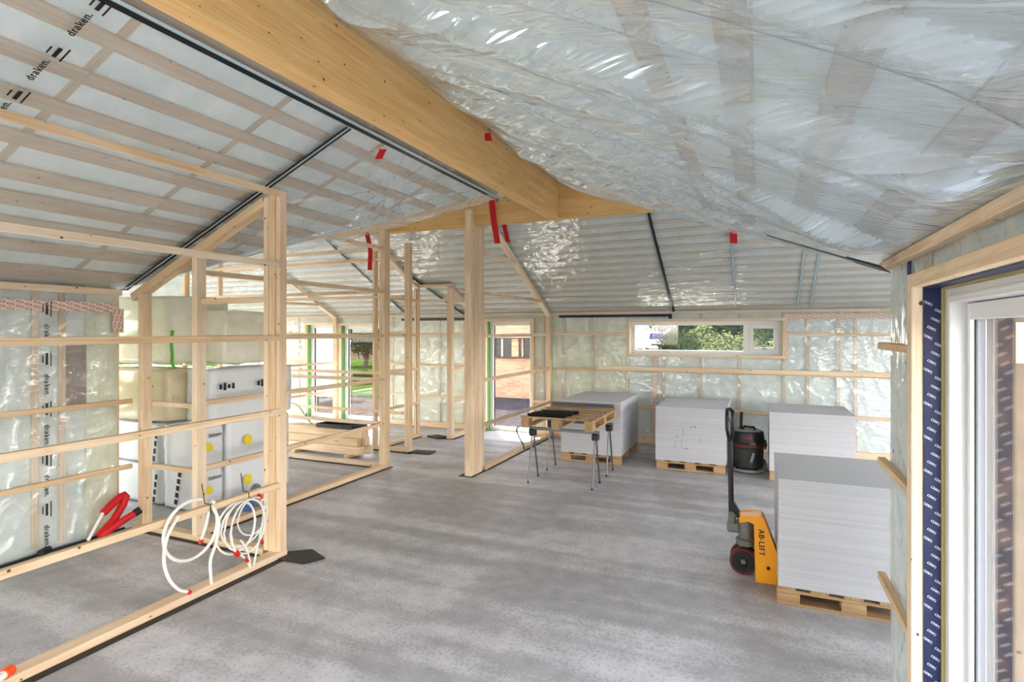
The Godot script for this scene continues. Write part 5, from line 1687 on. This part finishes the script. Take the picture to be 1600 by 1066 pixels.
func build_outside() -> void:
	var gn := noise_bytes(512, 512, 91, 0.02, 4)
	var gf := noise_bytes(512, 512, 92, 0.12, 3)
	var soil := tri_mat(mixed(512, Color(0.15, 0.125, 0.10), Color(0.25, 0.215, 0.18), [[gn, 0.6], [gf, 0.4]]), 5.0, 0.95)
	var grass := tri_mat(mixed(512, Color(0.10, 0.15, 0.05), Color(0.19, 0.25, 0.10), [[gn, 0.6], [gf, 0.5]]), 4.0, 0.95)
	var paving := tri_mat(mixed(512, Color(0.16, 0.15, 0.16), Color(0.23, 0.215, 0.225), [[gn, 0.5], [gf, 0.4]]), 3.0, 0.8)
	for m in [soil, grass, paving]:
		m.specular_mode = BaseMaterial3D.SPECULAR_DISABLED
	var g := struct("ground", "bare soil and lawn around the house")
	block(g, "soil", Vector3(-70, -0.5, -70), Vector3(70, -0.22, 70), soil)
	block(g, "lawn", Vector3(-40, -0.22, -34), Vector3(-10.5, -0.18, -14.5), grass)
	block(g, "paving", Vector3(-10, -0.22, -15.4), Vector3(-2.6, -0.12, -9.8), paving)

	# outer boarding of the main wing seen through the glazed door
	var sh := struct("wall_outer_right", "brown chipboard sheathing outside the glazed door")
	var edges := [0.815, 0.965, 1.045, 1.10, 1.78]
	for k in edges.size() - 1:
		var proud: float = 0.012 if k == 1 else (0.004 if k == 2 else 0.0)
		block(sh, "sheathing_panel", Vector3(edges[k] + 0.001, -0.2, -3.199), Vector3(edges[k + 1] - 0.001, 2.5, -3.185 + proud), M.osb_dark if k == 0 else M.osb)
	block(sh, "white_notice", Vector3(1.046, 1.71, -3.172), Vector3(1.20, 1.89, -3.169), flat_mat(Color(0.72, 0.70, 0.64), 0.7))

	# brick house beyond the far door
	var br := StandardMaterial3D.new()
	br.albedo_texture = tex_of(brick_image())
	br.uv1_triplanar = true
	br.uv1_scale = Vector3(1.0, 1.0, 1.0) / 1.2
	br.roughness = 0.9
	var h := thing("brick_house", "orange brick house seen through the glazed door in far wall", "house", Vector3(-7.0, -0.2, -17.0))
	block(h, "wall", Vector3(-9.4, -0.25, -19.5), Vector3(-5.2, 1.08, -15.4), br)
	block(h, "wall", Vector3(-9.4, 1.66, -19.5), Vector3(-5.2, 3.2, -15.4), br)
	block(h, "wall", Vector3(-9.4, 1.08, -19.5), Vector3(-7.3, 1.66, -15.4), br)
	block(h, "wall", Vector3(-6.05, 1.08, -19.5), Vector3(-5.2, 1.66, -15.4), br)
	block(h, "roof", Vector3(-9.8, 3.2, -20.0), Vector3(-4.8, 3.5, -14.9), flat_mat(Color(0.25, 0.22, 0.22), 0.8))
	var wn := Node3D.new()
	wn.name = "window"
	h.add_child(wn)
	var dk := flat_mat(Color(0.06, 0.05, 0.09), 0.25)
	block(wn, "window_pane", Vector3(-7.3, 1.08, -15.56), Vector3(-6.05, 1.66, -15.53), dk)
	block(wn, "window_sill", Vector3(-7.32, 1.06, -15.53), Vector3(-6.03, 1.10, -15.34), flat_mat(Color(0.20, 0.14, 0.14), 0.7))
	for xx in [-7.06, -6.72, -6.40]:
		block(wn, "window_bar", Vector3(xx, 1.10, -15.53), Vector3(xx + (0.22 if xx < -6.5 and xx > -6.9 else 0.05), 1.64, -15.50), flat_mat(Color(0.62, 0.62, 0.75), 0.6) if xx < -6.9 else br)

	# white siding close outside the narrow opening
	var wsd := thing("white_shed", "white boarded shed wall seen through the narrow opening at left", "shed", Vector3(-14.5, -0.2, -15.0))
	for k in 8:
		block(wsd, "wall_board", Vector3(-15.3 + k * 0.40, -0.25, -14.2), Vector3(-15.3 + k * 0.40 + 0.39, 3.2, -14.1), M.shed)
	block(wsd, "roof", Vector3(-15.5, 3.2, -15.5), Vector3(-11.9, 3.35, -13.9), flat_mat(Color(0.3, 0.3, 0.33), 0.8))

	# hedge and trees
	var pale := flat_mat(Color(0.31, 0.335, 0.20), 0.7)
	var mid := flat_mat(Color(0.125, 0.175, 0.07), 0.7)
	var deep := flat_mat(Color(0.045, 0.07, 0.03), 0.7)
	for m in [pale, mid, deep]:
		m.specular_mode = BaseMaterial3D.SPECULAR_DISABLED
		m.backlight_enabled = true
		m.backlight = m.albedo_color * 0.2
	var balls := []
	for k in 3:
		balls.append(leaf_ball(100 + k, 3400, 0.085, 0.85))
	var crowns := [leaf_ball(130, 5200, 0.055, 0.95), leaf_ball(131, 5200, 0.055, 0.95)]
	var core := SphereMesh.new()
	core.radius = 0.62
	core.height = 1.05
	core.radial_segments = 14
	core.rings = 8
	var bark := flat_mat(Color(0.24, 0.18, 0.13), 0.9)
	var put_bush := func(called: String, label: String, cat: String, grp: String, at: Vector3, s: Vector3, m: Material, k: int):
		var o := thing(called, label, cat, at, grp)
		put(o, "foliage", crowns[k % 2] if called == "tree" else balls[k % 3], m, Transform3D(Basis(Vector3.UP, k * 1.3) * Basis.from_scale(s), at + Vector3(0, s.y * (1.25 if called == "tree" else 0.8), 0)))
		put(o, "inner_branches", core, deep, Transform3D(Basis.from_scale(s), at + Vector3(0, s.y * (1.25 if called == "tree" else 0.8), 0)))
		if called == "tree":
			var tk := MB.new()
			tk.tube(PackedVector3Array([at, at + Vector3(0.05, s.y * 0.5, 0), at + Vector3(0, s.y * 1.1, 0)]), 0.09 * s.y, 8)
			put(o, "trunk", tk.mesh(), bark)
	var hg := thing("hedge", "long pale green clipped hedge outside the strip window", "hedge", Vector3(0.1, -0.2, -19.2))
	for k in 11:
		var at := Vector3(-2.25 + k * 0.62, -0.2, -19.2 - 0.5 * sin(k * 2.1))
		var sc := Vector3(0.85, 1.30 + 0.12 * sin(k * 1.9), 0.85)
		put(hg, "foliage", balls[k % 3], pale if k % 4 else mid, Transform3D(Basis(Vector3.UP, k * 1.3) * Basis.from_scale(sc), at + Vector3(0, sc.y * 0.8, 0)))
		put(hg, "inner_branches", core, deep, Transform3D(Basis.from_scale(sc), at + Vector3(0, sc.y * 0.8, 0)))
	var nth := ["first", "second", "third", "fourth", "fifth", "sixth", "seventh", "eighth"]
	var belt := thing("thicket", "dark green thicket of tall bushes right behind the pale hedge", "thicket", Vector3(2.0, -0.2, -25.0))
	for k in 13:
		var at := Vector3(-2.6 + k * 1.15, 1.35 + 0.35 * sin(k * 2.2), -24.5 - 0.9 * (k % 2))
		var sc := Vector3.ONE * (1.45 + 0.15 * sin(k * 1.3))
		put(belt, "foliage", crowns[k % 2], mid if k % 4 == 1 else deep, Transform3D(Basis(Vector3.UP, k * 0.9) * Basis.from_scale(sc), at))
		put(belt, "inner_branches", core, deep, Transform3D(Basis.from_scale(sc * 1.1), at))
	for k in 3:
		put_bush.call("tree", "%s tall distant tree from the left beyond the white van" % nth[k], "tree", "distant trees beyond the van", Vector3(-22.0 + k * 9.0, -0.2, -84.0), Vector3.ONE * 4.4, deep if k % 2 else mid, k)
	for k in 5:
		put_bush.call("tree", "%s garden tree from the left seen through the tall opening" % nth[k], "tree", "garden trees outside the tall opening", Vector3(-28.0 + k * 3.5, -0.2, -27.0), Vector3.ONE * 1.62, deep if k % 2 else mid, k + 2)
	for k in 3:
		put_bush.call("garden_shrub", "%s low bright shrub from the left on the lawn outside tall opening" % nth[k], "shrub", "low shrubs on the lawn", Vector3(-15.2 + k * 1.15, -0.2, -17.5 - 0.4 * k), Vector3(0.5, 0.34, 0.5), mid, k)

	# white van
	var v := thing("white_van", "white van parked outside left part of strip window", "van", VAN)
	var vb := MB.new()
	vb.prism(PackedVector2Array([Vector2(-0.95, 0.25), Vector2(0.95, 0.25), Vector2(0.95, 0.95), Vector2(0.86, 1.25), Vector2(0.70, 1.98), Vector2(-0.70, 1.98), Vector2(-0.86, 1.25), Vector2(-0.95, 0.95)]), 0.0, 4.2)
	put(v, "body", vb.mesh(), flat_mat(Color(0.60, 0.61, 0.64), 0.4), Transform3D(Basis(Vector3.UP, PI + 0.25), VAN))
	var vf := Transform3D(Basis(Vector3.UP, 0.25), VAN)
	var vw := MB.new()
	vw.prism(PackedVector2Array([Vector2(-0.78, 1.22), Vector2(0.78, 1.22), Vector2(0.64, 1.86), Vector2(-0.64, 1.86)]), 0.0, 0.015)
	put(v, "windscreen", vw.mesh(), flat_mat(Color(0.10, 0.13, 0.35), 0.08), vf)
	var vg := MB.new()
	vg.prism(PackedVector2Array([Vector2(-0.6, 0.55), Vector2(0.6, 0.55), Vector2(0.6, 0.72), Vector2(-0.6, 0.72)]), 0.0, 0.015)
	put(v, "grille", vg.mesh(), M.rubber, vf)
	for s in [-1.0, 1.0]:
		for zz in [-0.7, -3.3]:
			var wt := MB.new()
			wt.lathe(PackedVector2Array([Vector2(0, -0.1), Vector2(0.33, -0.1), Vector2(0.33, 0.1), Vector2(0, 0.1)]), 18, Vector3(s * 0.88, 0.33, zz), Basis(Vector3(0, 0, 1), PI * 0.5))
			put(v, "wheel", wt.mesh(), M.rubber, vf)
	var ps := thing("porch_post", "orange timber post outside the left end of strip window", "post", Vector3(-2.28, -0.2, -12.5))
	lath(ps, "post", Vector3(-2.30, -0.22, -12.55), Vector3(-2.245, 2.6, -12.5), M.pallet)
	lath(ps, "bracket", Vector3(-2.30, 2.4, -12.5), Vector3(-2.25, 2.45, -12.2), M.pine[0])
	var sack := flat_mat(Color(0.24, 0.24, 0.28), 0.8)
	var tp := thing("white_sacks", "white big bag heaped outside the left end of strip window", "bag", Vector3(-3.6, -0.2, -14.5))
	put(tp, "bag_body", pack_mesh(Vector3(0.9, 1.55, 0.9), 71, 0.2, 0.06), sack, Transform3D(Basis.IDENTITY, Vector3(-3.20, 0.55, -14.5)))
	put(tp, "bag_top", pack_mesh(Vector3(0.5, 0.45, 0.5), 72, 0.4, 0.05), sack, Transform3D(Basis.IDENTITY, Vector3(-3.20, 1.45, -14.5)))
